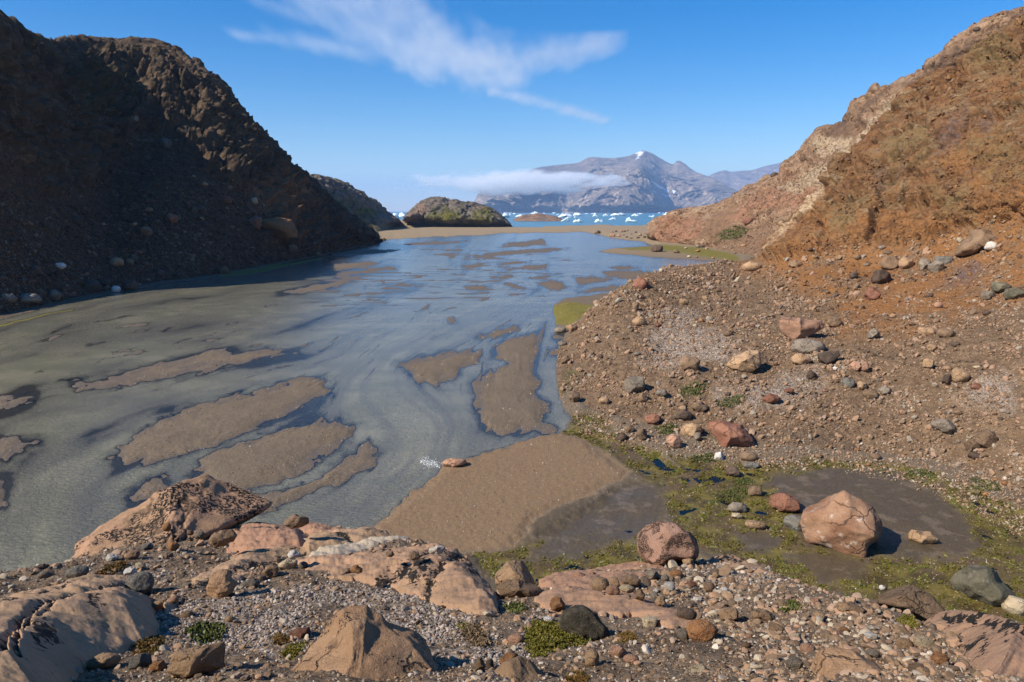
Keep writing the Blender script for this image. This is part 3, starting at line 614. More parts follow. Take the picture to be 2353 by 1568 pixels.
# --- grey hill past the end of the dark hillside, the mossy headland and the islands
m_head = hill_mat('mossy_rock', [(0.11, 0.095, 0.085, 1), (0.185, 0.16, 0.14, 1), (0.25, 0.22, 0.195, 1)], [(0.13, 0.10, 0.055, 1), (0.20, 0.155, 0.085, 1), (0.26, 0.20, 0.12, 1)],
                  [('moss', (0.075, 0.082, 0.016, 1), (0.145, 0.135, 0.03, 1)), ('rust', (0.24, 0.15, 0.11, 1), (0.30, 0.20, 0.15, 1))], 0.35, 1.0)
def d_head(V, px, py, mk):
    cl, hid = billow_cells(V / np.array([16.0, 20.0, 10.0]) + 0.3 * fbm(V / 8.0, 2)[..., None])
    return (1.6 * ridged(V / 22.0, 4) - 1.8 * sstep(0.2, 0.0, cl) + 2.2 * (hid - 0.5) + 0.9 * fbm(V / 4.0, 4)) * sstep(-1, 5, V[..., 2]) * (1 - 0.6 * mk['scree'])
g1 = foot([(640,556),(720,556),(780,550),(840,540),(890,532),(925,512)], -0.5)
g2 = row([(640,500,430),(720,500,440),(775,500,470),(835,505,505),(880,510,545),(918,508,600)])
g3 = row([(640,440,450),(715,440,465),(765,455,495),(830,475,530),(872,490,570),(914,505,620)])
g4 = row([(640,398,480),(705,404,500),(752,412,515),(825,443,545),(868,472,590),(910,503,640)])
build_hill('hill', [g1, g2, g3, g4, back(g4, 1.06, -2), back(g4, 1.3, -25)], 160, 240, d_head,
    dict(scree=([[(700,560),(780,500),(830,500),(900,520),(920,540),(800,570)]], 10), moss=([[(770,470),(800,455),(870,490),(850,505),(790,490)],[(790,510),(830,500),(870,520),(830,545)]], 6)),
    m_head, 'low grey and green hill beyond the end of the dark hillside', 'hill')
h1_ = foot([(925,506),(960,520),(1010,523),(1060,524),(1110,525),(1150,524),(1178,520)], -0.6)
h2_ = row([(928,504,645),(965,500,640),(1012,505,632),(1060,505,628),(1108,505,628),(1150,510,634),(1176,519,660)])
h3_ = row([(931,501,665),(965,478,655),(1012,480,650),(1060,482,645),(1105,487,648),(1145,495,655),(1174,518,672)])
h4_ = row([(935,498,690),(972,461,680),(1018,459,672),(1060,464,668),(1100,474,672),(1140,489,678),(1172,517,690)])
build_hill('headland', [h1_, h2_, h3_, h4_, back(h4_, 1.04, -3), back(h4_, 1.15, -30)], 130, 260, d_head,
    dict(scree=([[(930,530),(1000,515),(1060,518),(1060,535),(930,540)]], 6), moss=([[(1000,500),(1020,470),(1060,500),(1110,475),(1150,500),(1120,520),(1000,520)],[(1040,480),(1060,470),(1070,490)],[(980,510),(1000,480),(1010,510)]], 8), rust=([[(935,505),(965,470),(985,480),(960,515)]], 8)),
    m_head, 'rounded rocky headland with mossy green flanks standing on the flats', 'headland')
def islet(name, x0, x1, ytop, ybase, D, label, mat=m_head, bumps=0):
    n = 7; xs = np.linspace(x0, x1, n); prof = np.sin(np.linspace(0.06, math.pi - 0.06, n)) ** 0.6
    a = row([(x, ybase + 1.2, D) for x in xs]); th = (x1 - x0) / FPX * D
    b = row([(x, ybase - (ybase - ytop) * 0.6 * p, D + th * 0.12) for x, p in zip(xs, prof)])
    c = row([(x, ybase - (ybase - ytop) * p, D + th * 0.3) for x, p in zip(xs, prof)])
    rs = np.random.RandomState(int(x0)); c = [q + np.array([0, 0, rs.uniform(-1, 1) * 0.12 * th * 0.1]) for q in c]
    def d(V, px, py, mk): return (0.9 * ridged(V / 9.0, 4) + 0.5 * fbm(V / 2.5, 3)) * 0.8
    return build_hill(name, [a, b, c, back(c, 1.02, -2), back(c, 1.05, -14)], 60, 140, d, dict(scree=([[(0,0),(1,0),(1,1)]], 3), rust=([[(x0 - 5, ytop - 5), (x1 + 5, ytop - 5), (x1 + 5, ybase + 5), (x0 - 5, ybase + 5)]], 3)), mat, label, 'island')
islet('island', 1180, 1292, 492.5, 508, 1060, 'low reddish rock island in the icy water right of the headland')
islet('island', 1497, 1545, 498, 509, 900, 'small grey islet where the sea meets the pink hill', m_head)

# --- the mountain across the fjord
MT_T = [(1040,492),(1075,480),(1090,462),(1100,444),(1116,428),(1148,413),(1180,405),(1207,400),(1228,388),(1262,382),(1300,378),(1330,374),(1355,362),(1400,364),(1440,360),(1462,352),(1478,347),(1500,354),(1520,366),(1545,378),(1557,370),(1572,376),(1600,396),(1640,410),(1680,432),(1720,452),(1790,475)]
T = cr(MT_T, 60)
rows_m = []
for k, (f, dd) in enumerate(((1.03, 0), (0.72, 350), (0.42, 800), (0.16, 1350), (0.0, 1900))):
    yb = 489.0
    rows_m.append([at(np.array(x), np.array(yb + (y - yb) * (1 - f) if f <= 1 else yb + 0.5), 6900 + dd * np.clip((yb - y) / 120, 0.15, 1) + 250 * math.sin(x / 47.0)) for x, y in T])
rows_m.append(back(rows_m[-1], 1.05, -60)); rows_m.append(back(rows_m[-2], 1.3, -500))
m = Mat('far_mountain')
mb = m.noise(0.0016, 9, 0.66); mf = m.noise(0.012, 8, 0.68, m.scalev(m.pos, (1, 1, 0.35)))
mc = m.mix(m.step(mb, 0.35, 0.65), (0.135, 0.117, 0.105, 1), (0.25, 0.215, 0.185, 1)); mc = m.mix(m.step(mf, 0.51, 0.66), mc, (0.44, 0.38, 0.31, 1)); mc = m.mix(m.step(mf, 0.44, 0.32), mc, (0.08, 0.075, 0.075, 1))
mc = m.mix(m.attr('snow'), mc, (0.88, 0.88, 0.88, 1))
m_mtn = m.fin(mc, 0.95, m.bump(m.math('ADD', mf, m.math('MULTIPLY', mb, 2.0)), 0.9, 40.0), 0.1)
def d_mtn(V, px, py, mk):
    r = ridged(V / np.array([650, 1100, 1500.0]), 6, 0.55)
    cl, hid = billow_cells(V / np.array([420.0, 700.0, 520.0]) + 0.4 * fbm(V / 350.0, 3)[..., None])
    sp = cr([(1472,352),(1450,368),(1478,395),(1492,425),(1502,455),(1515,490)], 80)
    i = np.clip(np.searchsorted(sp[:, 1], py), 0, len(sp) - 1); dx = px - sp[i, 0]
    butt = 650 * np.where(dx < 0, np.exp(-(dx / 75) ** 2), np.exp(-(dx / 16) ** 2)) * sstep(345, 395, py)
    but2 = 170 * np.exp(-((px - 1255 - (py - 440) * 0.3) / 40.0) ** 2) * sstep(380, 430, py)
    t = sstep(0, 80, V[..., 2])
    top = np.interp(px, [q[0] for q in MT_T], [q[1] for q in MT_T]); e = 0.12 + 0.88 * sstep(0, 45, py - top)
    r = r + 0.55 * ridged(V / np.array([230, 500, 900.0]), 5)
    return (260 * r - 170 * (hid - 0.5) + 70 * sstep(0.15, 0, cl) + butt + but2) * t * e
SNOW = [[(1476,348),(1470,347),(1458,353),(1466,354),(1460,367),(1468,364),(1474,356),(1482,348)], [(1494,415),(1505,420),(1516,426),(1538,440),(1535,443),(1512,430)], [(1518,445),(1540,450),(1533,455)], [(1545,437),(1555,440),(1548,447)], [(1500,438),(1508,441),(1505,443)], [(1556,445),(1562,448),(1558,451)]]
mtn, MV = build_hill('mountain', rows_m, 260, 640, d_mtn, dict(snow=(SNOW, 1.3, 1.5)), m_mtn, 'huge grey blue mountain across the fjord with snow streaks below its peak', 'mountain')
MT2 = cr([(1560,470),(1610,425),(1632,404),(1662,393),(1680,396),(1700,394),(1728,392),(1755,384),(1790,376),(1815,368),(1900,340),(2050,330),(2300,380)], 60)
rows2 = []
for f, dd in ((1.03, 0), (0.6, 900), (0.25, 1700), (0.0, 2500)):
    rows2.append([at(np.array(x), np.array(488.5 + (y - 488.5) * (1 - f) if f <= 1 else 489.0), 9500 + dd) for x, y in MT2])
rows2.append(back(rows2[-1], 1.05, -60)); rows2.append(back(rows2[-2], 1.2, -600))
def d_mtn2(V, px, py, mk): return 170 * ridged(V / np.array([420, 900, 900.0]), 6) * sstep(0, 100, V[..., 2])
build_hill('mountain', rows2, 130, 420, d_mtn2, dict(snow=([[(0,0),(1,0),(1,1)]], 1)), m_mtn, 'lower jagged blue ridge behind the big mountain on its right side', 'mountain')
# ------------------------------------------------------------------ the rocky ledge in the foreground
DT_Y = [1090, 1200, 1250, 1300, 1350, 1400, 1450, 1500, 1568, 1640, 1700]
DT_D = [16.0, 12.5, 10.5, 8.5, 6.7, 5.3, 4.25, 3.45, 2.6, 1.95, 1.6]
EDGE = [(-300,1350),(-60,1335),(0,1325),(90,1300),(155,1296),(300,1262),(480,1222),(560,1215),(640,1212),(720,1216),(850,1228),(950,1245),(1040,1275),(1090,1305),(1110,1345),(1150,1385),(1240,1350),(1300,1328),(1400,1312),(1480,1302),(1620,1290),(1720,1294),(1800,1332),(1900,1368),(2000,1402),(2100,1428),(2200,1455),(2353,1500),(2500,1550),(2700,1600)]
ex = np.array([e[0] for e in EDGE], float); ey = np.array([e[1] for e in EDGE], float)
lx = np.linspace(-300, 2700, 41); le = np.interp(lx, ex, ey)
lrows = []
def lD(py): return np.interp(py, DT_Y, DT_D)
for f in (0, 0.15, 0.35, 0.6, 0.85, 1.0):
    py = le + (1680 - le) * f
    lrows.append(at(lx, py, lD(py)))
top = lrows[0]
b1 = top + np.array([0, 0.5, -0.45]); b2 = top + np.array([0, 1.2, -2.2]); b3 = top.copy(); b3[:, 1] += 3.0; b3[:, 2] = -1.0
near_ = lrows[-1].copy(); near_[:, 1] = 0.6; near_[:, 2] = H - 1.25
near2 = near_.copy(); near2[:, 1] = -4.0; near2[:, 2] = H - 1.15
lrows = [near2, near_] + lrows[::-1] + [b1, b2, b3]
LV = loft(lrows, 620, 1000)
lpx, lpy = proj(LV.reshape(-1, 3)); lpx = lpx.reshape(LV.shape[:2]); lpy = lpy.reshape(LV.shape[:2])
ln = normals(LV)
dist = LV[..., 1].clip(1.5, 12)
LV = LV + ln * (0.06 * fbm(LV / 1.3, 3) * np.clip(dist / 5, 0.4, 2) + 0.030 * fbm(LV / 0.22, 4) + 0.006 * fbm(LV / 0.05, 3))[..., None]
WH_L = [[(340,1400),(420,1385),(560,1370),(760,1345),(900,1360),(1050,1400),(1140,1450),(1180,1568),(1000,1500),(760,1400),(700,1450),(640,1520),(400,1480),(340,1440)], [(360,1280),(420,1270),(380,1310),(300,1320)], [(490,1195),(560,1185),(600,1200),(520,1215)], [(1540,1300),(1700,1295),(1800,1335),(1700,1340),(1620,1330)], [(1260,1410),(1200,1440),(1150,1500),(1230,1540),(1200,1460)]]
l_white = pmask(lpx, lpy, WH_L, 22, 22)
l_dark = pmask(lpx, lpy, [[(1390,1460),(1560,1440),(1700,1460),(1720,1568),(1400,1600)], [(1160,1380),(1290,1370),(1300,1440),(1170,1440)]], 30, 22)
m = Mat('gravel_soil')
n1 = m.noise(1.6, 8, 0.65); n2 = m.noise(22, 6, 0.75); n3 = m.vor(38)
c = m.mix(m.step(n1, 0.35, 0.65), (0.115, 0.085, 0.060, 1), (0.205, 0.155, 0.11, 1)); c = m.mix(m.step(n2, 0.52, 0.66), c, (0.26, 0.22, 0.175, 1)); c = m.mix(m.step(n2, 0.44, 0.34), c, (0.035, 0.028, 0.022, 1))
c = m.mix(m.math('MULTIPLY', m.attr('white'), m.step(m.noise(16, 7, 0.75), 0.50, 0.62)), c, (0.42, 0.385, 0.37, 1))
hgt = m.math('SUBTRACT', m.math('MULTIPLY', n2, 1.0), m.math('MULTIPLY', n3, 0.5))
SOIL = m.fin(c, 0.95, m.bump(hgt, 0.9, 0.02), 0.15)
ledge = link('ledge', mesh_np('ledge', LV, grid_faces(*LV.shape[:2]), SOIL, attrs=dict(white=l_white)), 'gravelly ledge of soil and lichen above the river in front of everything', 'ledge', kind='structure')

# ------------------------------------------------------------------ rock material set
def rock_mat(name, base, alt, lichen=0.0, speck=0.35, white=0.0, bscale=1.0, lscale=11.0):
    m = Mat(name); oi = m.n.new('ShaderNodeObjectInfo')
    off = m.n.new('ShaderNodeVectorMath'); off.operation = 'ADD'; m.l.new(m.ob, off.inputs[0])
    cx = m.n.new('ShaderNodeCombineXYZ'); r = m.math('MULTIPLY', oi.outputs['Random'], 57.0)
    for k in range(3): m.l.new(r, cx.inputs[k])
    m.l.new(cx.outputs[0], off.inputs[1]); v = off.outputs[0]
    big = m.noise(1.5 * bscale, 8, 0.62, v); mid = m.noise(7 * bscale, 8, 0.68, v); fine = m.noise(38 * bscale, 5, 0.7, v)
    c = m.mix(m.step(big, 0.36, 0.66), base, alt)
    dk = tuple(x * 0.45 for x in base[:3]) + (1,); lt = tuple(min(0.8, x * 1.5 + 0.03) for x in alt[:3]) + (1,)
    c = m.mix(m.math('MULTIPLY', m.step(mid, 0.56, 0.74), 0.55), c, lt)
    c = m.mix(m.math('MULTIPLY', m.step(mid, 0.40, 0.26), 0.45), c, dk)
    c = m.mix(m.math('MULTIPLY', m.step(fine, 0.56, 0.68), speck), c, lt); c = m.mix(m.math('MULTIPLY', m.step(fine, 0.44, 0.34), speck), c, dk)
    if white: c = m.mix(m.math('MULTIPLY', m.step(m.noise(3.2, 8, 0.75, v), 0.55, 0.64), white), c, (0.52, 0.49, 0.45, 1))
    if lichen:
        lz = m.noise(lscale * 3.2, 4, 0.65, v); zone = m.noise(2.3, 5, 0.6, v); cell = m.vor(lscale * 2.6, v)
        th = 0.60 - 0.035 * lichen
        a = m.math('MULTIPLY', m.step(m.math('SUBTRACT', lz, m.math('MULTIPLY', cell, 0.25)), 0.40 - 0.02 * lichen, 0.43 - 0.02 * lichen), m.step(zone, th, th + 0.05))
        c = m.mix(a, c, (0.016, 0.014, 0.013, 1))
    br = m.n.new('ShaderNodeHueSaturation'); m.l.new(c, br.inputs['Color']); m.l.new(m.lin(oi.outputs['Random'], 0, 1, 0.80, 1.22), br.inputs['Value'])
    wv = m.n.new('ShaderNodeVectorMath'); wv.operation = 'ADD'; nv_ = m.n.new('ShaderNodeTexNoise'); nv_.inputs['Scale'].default_value = 1.6; nv_.inputs['Detail'].default_value = 4; m.l.new(v, nv_.inputs['Vector'])
    sv_ = m.n.new('ShaderNodeVectorMath'); sv_.operation = 'SCALE'; sv_.inputs['Scale'].default_value = 0.9; m.l.new(nv_.outputs['Color'], sv_.inputs[0]); m.l.new(sv_.outputs[0], wv.inputs[1]); m.l.new(m.scalev(v, (0.8, 1.0, 1.5)), wv.inputs[0])
    crk = m.math('MULTIPLY', m.step(m.vor(1.15, wv.outputs[0], 'DISTANCE_TO_EDGE'), 0.035, 0.0), m.step(m.noise(1.1, 3, 0.5, v), 0.46, 0.56))
    band = m.noise(1.0, 5, 0.6, m.scalev(v, (1.0, 1.2, 6.0)))
    c2_ = m.mix(m.math('MULTIPLY', crk, 0.75), br.outputs[0], (0.05, 0.038, 0.028, 1))
    h = m.math('ADD', m.math('MULTIPLY', mid, 1.0), m.math('MULTIPLY', fine, 0.35)); h = m.math('ADD', h, m.math('MULTIPLY', band, 0.7)); h = m.math('SUBTRACT', h, m.math('MULTIPLY', crk, 0.8))
    return m.fin(c2_, 0.92, m.bump(h, 0.75, 0.06), 0.2)
RM = {
 'tan': rock_mat('tan_granite', (0.29, 0.195, 0.118, 1), (0.37, 0.255, 0.165, 1)),
 'lichen': rock_mat('lichened_granite', (0.31, 0.195, 0.118, 1), (0.375, 0.25, 0.16, 1), lichen=1.0),
 'bedrock': rock_mat('bedrock_gneiss', (0.25, 0.165, 0.105, 1), (0.345, 0.215, 0.145, 1), lichen=1.5, bscale=1.3),
 'crest': rock_mat('lichened_crest_gneiss', (0.25, 0.165, 0.105, 1), (0.345, 0.215, 0.145, 1), lichen=3.0, bscale=1.5, lscale=13),
 'spotted': rock_mat('spotted_granite', (0.255, 0.155, 0.115, 1), (0.33, 0.21, 0.165, 1), lichen=3.4, lscale=16),
 'pink': rock_mat('pink_granite', (0.30, 0.175, 0.12, 1), (0.37, 0.23, 0.165, 1)),
 'rust': rock_mat('rusty_rock', (0.24, 0.115, 0.052, 1), (0.34, 0.19, 0.095, 1)),
 'red': rock_mat('red_brown_rock', (0.185, 0.085, 0.058, 1), (0.25, 0.13, 0.09, 1)),
 'brown': rock_mat('brown_rock', (0.165, 0.112, 0.074, 1), (0.24, 0.168, 0.115, 1)),
 'grey': rock_mat('grey_rock', (0.165, 0.142, 0.118, 1), (0.25, 0.215, 0.18, 1)),
 'slate': rock_mat('slate_rock', (0.12, 0.118, 0.108, 1), (0.175, 0.17, 0.155, 1), white=0.25),
 'dark': rock_mat('dark_rock', (0.075, 0.060, 0.048, 1), (0.125, 0.085, 0.068, 1)),
 'mossrock': rock_mat('dark_mossy_rock', (0.036, 0.032, 0.024, 1), (0.085, 0.076, 0.056, 1), bscale=2.0),
 'white': rock_mat('white_quartz', (0.50, 0.46, 0.41, 1), (0.62, 0.58, 0.53, 1), speck=0.3),
 'cream': rock_mat('cream_rock', (0.40, 0.33, 0.23, 1), (0.48, 0.41, 0.30, 1)),
 'green': rock_mat('grey_green_rock', (0.085, 0.082, 0.060, 1), (0.15, 0.138, 0.10, 1), white=0.15),
 'patched': rock_mat('patched_boulder', (0.185, 0.098, 0.062, 1), (0.29, 0.18, 0.12, 1), white=0.55),
}
WORD = dict(tan='tan', lichen='tan', bedrock='tan', crest='tan', spotted='pinkish', pink='pinkish', rust='rusty orange', red='red brown', brown='brown', grey='grey', slate='dark grey', dark='dark', mossrock='dark', white='white', cream='cream', green='grey green', patched='brown')

# ------------------------------------------------------------------ rock builder
_ico = {}
def ico(n):
    if n not in _ico:
        bm = bmesh.new(); bmesh.ops.create_icosphere(bm, subdivisions=n, radius=1.0)
        V = np.array([v.co[:] for v in bm.verts]); F = np.array([[v.index for v in f.verts] for f in bm.faces]); bm.free()
        _ico[n] = (V / np.linalg.norm(V, axis=1)[:, None], F)
    return _ico[n]

bpy.context.view_layer.update()
dg = bpy.context.evaluated_depsgraph_get()
TERR = [ground, hill_l, hill_r, hill_p, ledge]
def hit(px, py):
    d = ray(px, py); d = Vector(d / np.linalg.norm(d)); best = None
    for o in TERR:
        ok, loc, nrm, _ = o.ray_cast(Vector(CAM), d)
        if ok and (best is None or loc.y < best[0].y): best = (loc, nrm)
    return best

def rand_outline(x0, y0, x1, y1, rs, angular):
    n = rs.randint(7, 10) if angular else 14
    th = np.sort((np.arange(n) + rs.uniform(-0.3, 0.3, n) * (1.0 if angular else 0.4)) / n * 2 * math.pi) + rs.uniform(0, 1)
    p = 2.6 if angular else 2.2
    r = (np.abs(np.cos(th)) ** p + np.abs(np.sin(th)) ** p) ** (-1 / p) * (1 + rs.uniform(-0.10, 0.10, n) * (1 if angular else 0.5))
    x, y = r * np.cos(th), r * np.sin(th)
    x = (x - x.min()) / (x.max() - x.min()); y = (y - y.min()) / (y.max() - y.min())
    y = np.where(y > 0.8, 0.8 + (y - 0.8) * 0.6, y) if rs.rand() < 0.5 else y
    return [(x0 + a * (x1 - x0), y0 + b * (y1 - y0)) for a, b in zip(x, y)]

def star_radius(P, c, th):
    """distance from c to the outline P along each angle"""
    P = np.asarray(P, float) - c; Q = np.roll(P, -1, 0); out = np.zeros(len(th))
    d = np.stack([np.cos(th), np.sin(th)], -1)
    for a, b in zip(P, Q):
        e = b - a; den = d[:, 0] * e[1] - d[:, 1] * e[0]
        with np.errstate(all='ignore'):
            t = (a[0] * e[1] - a[1] * e[0]) / den; u = (a[0] * d[:, 1] - a[1] * d[:, 0]) / den
        okk = (t > 0) & (u >= -1e-6) & (u <= 1 + 1e-6)
        out = np.where(okk, np.maximum(out, np.where(okk, t, 0)), out)
    return out

PLACED = []
def rock(name, shape, mat, label, cat='rock', seed=None, D=None, angular=True, facets=9, rough=0.05, depthf=1.0, sink=0.4, sub=None, box=0.75, planes=(), group=None, short=None, kind=None, tilt=0.0):
    seed = seed if seed is not None else (len(PLACED) * 37 + 11)
    rs = np.random.RandomState(seed)
    if len(shape) == 4 and not hasattr(shape[0], '__len__'):
        x0, y0, x1, y1 = shape; poly = rand_outline(x0, y0, x1, y1, rs, angular)
    else:
        poly = shape; A_ = np.asarray(poly, float); x0, y0 = A_.min(0); x1, y1 = A_.max(0)
    c = np.array([(x0 + x1) / 2, (y0 + y1) / 2])
    wpx, hpx = x1 - x0, y1 - y0; Rm = (wpx + hpx) / 4
    if D is None:
        h = hit(c[0], y1 - 0.14 * hpx)
        if h is None: return None
        D = h[0].y
    if sub is None: sub = 6 if wpx > 260 else 5 if wpx > 60 else 4 if wpx > 20 else 3
    v, F = ico(sub); v = v.copy()
    # facets: flat cuts biased to the front and the top so the outline keeps its shape
    u = v / (np.sum(np.abs(v) ** (2 / box if box < 1 else 2), axis=1) ** ((box if box < 1 else 1) / 2))[:, None] if box < 1 else v
    u = v / (np.abs(v[:, 0]) ** 2.6 + np.abs(v[:, 1]) ** 2.6 + np.abs(v[:, 2]) ** 2.6)[:, None] ** (1 / 2.6) if angular else v.copy()
    for _ in range(facets if angular else facets // 3):
        n = rs.normal(size=3); n[1] = -abs(n[1]) * 1.1; n[2] *= 0.8; n /= np.linalg.norm(n)
        d = rs.uniform(0.72, 0.96) * (1.0 if angular else 1.06)
        s = u @ n - d; u = u - n * np.maximum(s, 0)[:, None] * 0.93
    for n, d in planes:
        n = np.array(n, float); n /= np.linalg.norm(n); s = u @ n - d; u = u - n * np.maximum(s, 0)[:, None] * 0.96
    so_ = rs.uniform(0, 90, 3)
    u = u * (1 + rough * 1.6 * fbm(v * 1.4 + so_, 3) + rough * 0.45 * fbm(v * 4.5 + so_, 4) + (rough * 0.30 * ridged(v * 11 + so_, 3) if sub >= 4 else 0))[:, None]
    th = np.arctan2(u[:, 2], u[:, 0]); tab = np.linspace(-math.pi, math.pi, 361)
    R = star_radius([(p[0], -p[1]) for p in poly], np.array([c[0], -c[1]]), tab)
    R = np.convolve(np.r_[R[-3:], R, R[:3]], np.ones(5) / 5, 'same')[3:-3] if not angular else R
    Rt = np.interp(th, tab, R)
    rho = np.hypot(u[:, 0], u[:, 2]); ref = np.hypot(*np.stack([np.cos(th), np.sin(th)])) 
    px_ = np.cos(th) * Rt * rho; pz_ = np.sin(th) * Rt * rho
    if angular:   # undo the superellipse bulge along the outline
        k = (np.abs(np.cos(th)) ** 2.6 + np.abs(np.sin(th)) ** 2.6) ** (1 / 2.6); px_ *= k; pz_ *= k
    pd = u[:, 1] * Rm * 2 ** 0.5 * 0.8 * depthf
    ang = PITCH + math.atan((c[1] - CY) / FPX)
    dep_m = Rm * depthf * D / FPX / CP
    Pc = at(c[0], c[1], D + sink * dep_m)
    f = (Pc - CAM) @ FWD; s = f / FPX
    dirv = (Pc - CAM) / np.linalg.norm(Pc - CAM)
    rt = np.cross(dirv, [0, 0, 1]); rt /= np.linalg.norm(rt); up = np.cross(rt, dirv)
    Wd = (px_[:, None] * rt + pz_[:, None] * up + pd[:, None] * dirv) * s
    S_ = max(1e-3, wpx / 2 * s)
    me = mesh_np(name, Wd / S_, F, RM[mat] if isinstance(mat, str) else mat)
    o = link(name, me, label, cat, group, kind); o.location = Pc; o.scale = (S_, S_, S_)
    PLACED.append(dict(o=o, box=(x0, y0, x1, y1), c=c, short=short, mat=mat, seed=seed))
    return o

# ------------------------------------------------------------------ bedrock outcrops of the ledge
OUT = [
 ('outcrop', [(150,1300),(160,1280),(172,1262),(205,1236),(212,1214),(240,1195),(275,1176),(300,1160),(330,1148),(400,1122),(440,1105),(485,1097),(515,1105),(545,1130),(580,1155),(605,1170),(630,1196),(600,1215),(540,1235),(655,1340),(560,1400),(330,1430),(150,1400)], 'crest', 'large tan bedrock hump with a black lichened crest against the river', dict(D=11.0, depthf=0.85, facets=0, rough=0.07, box=1.0, planes=[((-0.45, -0.65, 0.6), 0.70), ((0.50, -0.62, 0.55), 0.66), ((0.2, -0.9, 0.2), 0.8)]), 'the large lichened bedrock hump'),
]

m = Mat('bedrock_skin')
v_ = m.pos; big = m.noise(0.9, 8, 0.62); mid = m.noise(5, 8, 0.68); fine = m.noise(34, 5, 0.7); band = m.noise(1.0, 6, 0.6, m.scalev(m.pos, (0.8, 1.2, 7.0)))
c = m.mix(m.step(big, 0.36, 0.64), (0.25, 0.178, 0.115, 1), (0.36, 0.24, 0.16, 1)); c = m.mix(m.math('MULTIPLY', m.step(band, 0.5, 0.62), 0.6), c, (0.36, 0.245, 0.165, 1))
c = m.mix(m.attr('pink'), c, m.mix(mid, (0.27, 0.155, 0.105, 1), (0.37, 0.225, 0.155, 1)))
c = m.mix(m.attr('pale'), c, m.mix(mid, (0.33, 0.285, 0.23, 1), (0.43, 0.38, 0.31, 1)))
c = m.mix(m.math('MULTIPLY', m.step(fine, 0.56, 0.68), 0.35), c, (0.46, 0.36, 0.26, 1)); c = m.mix(m.math('MULTIPLY', m.step(fine, 0.44, 0.34), 0.4), c, (0.12, 0.085, 0.06, 1))
c = m.mix(m.math('MULTIPLY', m.step(mid, 0.60, 0.72), 0.5), c, (0.30, 0.27, 0.22, 1))
sp = m.math('SUBTRACT', m.noise(26, 5, 0.68), m.math('MULTIPLY', m.vor(21), 0.22))
c = m.mix(m.step(m.math('ADD', sp, m.math('MULTIPLY', m.attr('lich'), 0.30)), 0.555, 0.595), c, (0.016, 0.014, 0.012, 1))
SKIN = m.fin(c, 0.92, m.bump(m.math('ADD', m.math('ADD', mid, m.math('MULTIPLY', fine, 0.3)), m.math('MULTIPLY', band, 1.2)), 0.6, 0.03), 0.2)
_, cidx = None, None
def ledge_patch(poly, height, label, grooves=(), lich=(), pink=0.0, lobes=0.3, round_=45, short=None, pale=0.0):
    """bedrock standing out of the ledge: the ledge surface lifted along its normal inside an outline"""
    Pl = np.asarray(poly, float); x0, y0 = Pl.min(0) - 25; x1, y1 = Pl.max(0) + 25
    nx, ny = int((x1 - x0) / 1.9), int((y1 - y0) / 1.5); X, Y = np.meshgrid(np.linspace(x0, x1, nx), np.linspace(y0, y1, ny))
    e_ = np.interp(X, lx, le); Dl = lD(Y)
    base = at(X, Y, Dl); n = np.array([0, -0.42, 0.91])
    wob2 = np.stack([X / 60, Y / 40, 0 * X + height], -1)
    s_ = sdf(X + 9 * fbm(wob2, 3), Y + 5 * fbm(wob2 + 4, 3), poly); s_ = np.where(s_ < -900, -60, s_)
    lift = height * np.sqrt(np.clip(sstep(-4, round_ * 1.6, s_), 0, 1)) * (1 + lobes * fbm(base / (height * 3.2), 3)) - np.where(Y < e_ + 4, 1.3, 0.12) * sstep(0, -18, s_)
    g = np.zeros(X.shape)
    for pts, wd, dp in grooves:
        q = cr(pts, 60); d = np.min(np.hypot(X[..., None] - q[:, 0], 1.25 * (Y[..., None] - q[:, 1])), -1) + 3 * fbm(wob2 * 3, 3)
        g = np.maximum(g, np.exp(-(d / wd) ** 2)); lift = lift - dp * np.exp(-(d / wd) ** 2) * (s_ > 0)
    lz = 0.9 * np.clip(g * 1.1, 0, 1)
    for p in lich: lz = np.maximum(lz, pmask(X, Y, [p], 14, 14))
    lz = lz * (0.55 + 0.9 * sstep(-0.3, 0.3, fbm(np.stack([X / 16, Y / 12, 0 * X], -1), 3)))
    V = base + n * (lift + 0.020 * fbm(base / 0.16, 5) * np.clip(Dl / 4, 0.6, 2) + 0.045 * ridged(base / np.array([0.9, 0.9, 0.16]), 5) * np.clip(Dl / 4, 0.6, 2) * (s_ > -4))[..., None]
    F = grid_faces(ny, nx); keep = s_.ravel()[F].max(1) > -20
    F = F[keep][:, ::-1]; used = np.unique(F); mp_ = np.full(nx * ny, -1); mp_[used] = np.arange(len(used))
    me = mesh_np('outcrop', V.reshape(-1, 3)[used], mp_[F], SKIN, attrs=dict(lich=lz.ravel()[used], pink=np.full(len(used), pink), pale=np.full(len(used), pale)))
    o = link('outcrop', me, label, 'outcrop')
    PLACED.append(dict(o=o, box=(x0 + 25, y0 + 25, x1 - 25, y1 - 25), c=Pl.mean(0), short=short, mat='bedrock', seed=0))
ledge_patch([(-90,1400),(0,1392),(70,1372),(150,1352),(172,1336),(225,1328),(290,1334),(335,1362),(345,1395),(362,1440),(330,1475),(270,1490),(200,1520),(150,1565),(120,1640),(-100,1660)], 0.26,
    'smooth tan bedrock with black lichen stripes in the lower left corner',
    [([(70,1580),(72,1540),(85,1500),(120,1460),(180,1430),(240,1400),(290,1380),(340,1372)], 9, 0.06), ([(92,1580),(95,1530),(115,1490),(160,1452),(220,1425)], 6, 0.04), ([(0,1445),(60,1425),(130,1398),(200,1375),(250,1350)], 6, 0.035)],
    [[(110,1500),(150,1490),(165,1520),(130,1550)],[(230,1420),(260,1425),(265,1450),(235,1445)],[(0,1390),(60,1385),(150,1370),(60,1400)],[(20,1440),(60,1420),(80,1440),(40,1450)]], short='the striped corner bedrock')
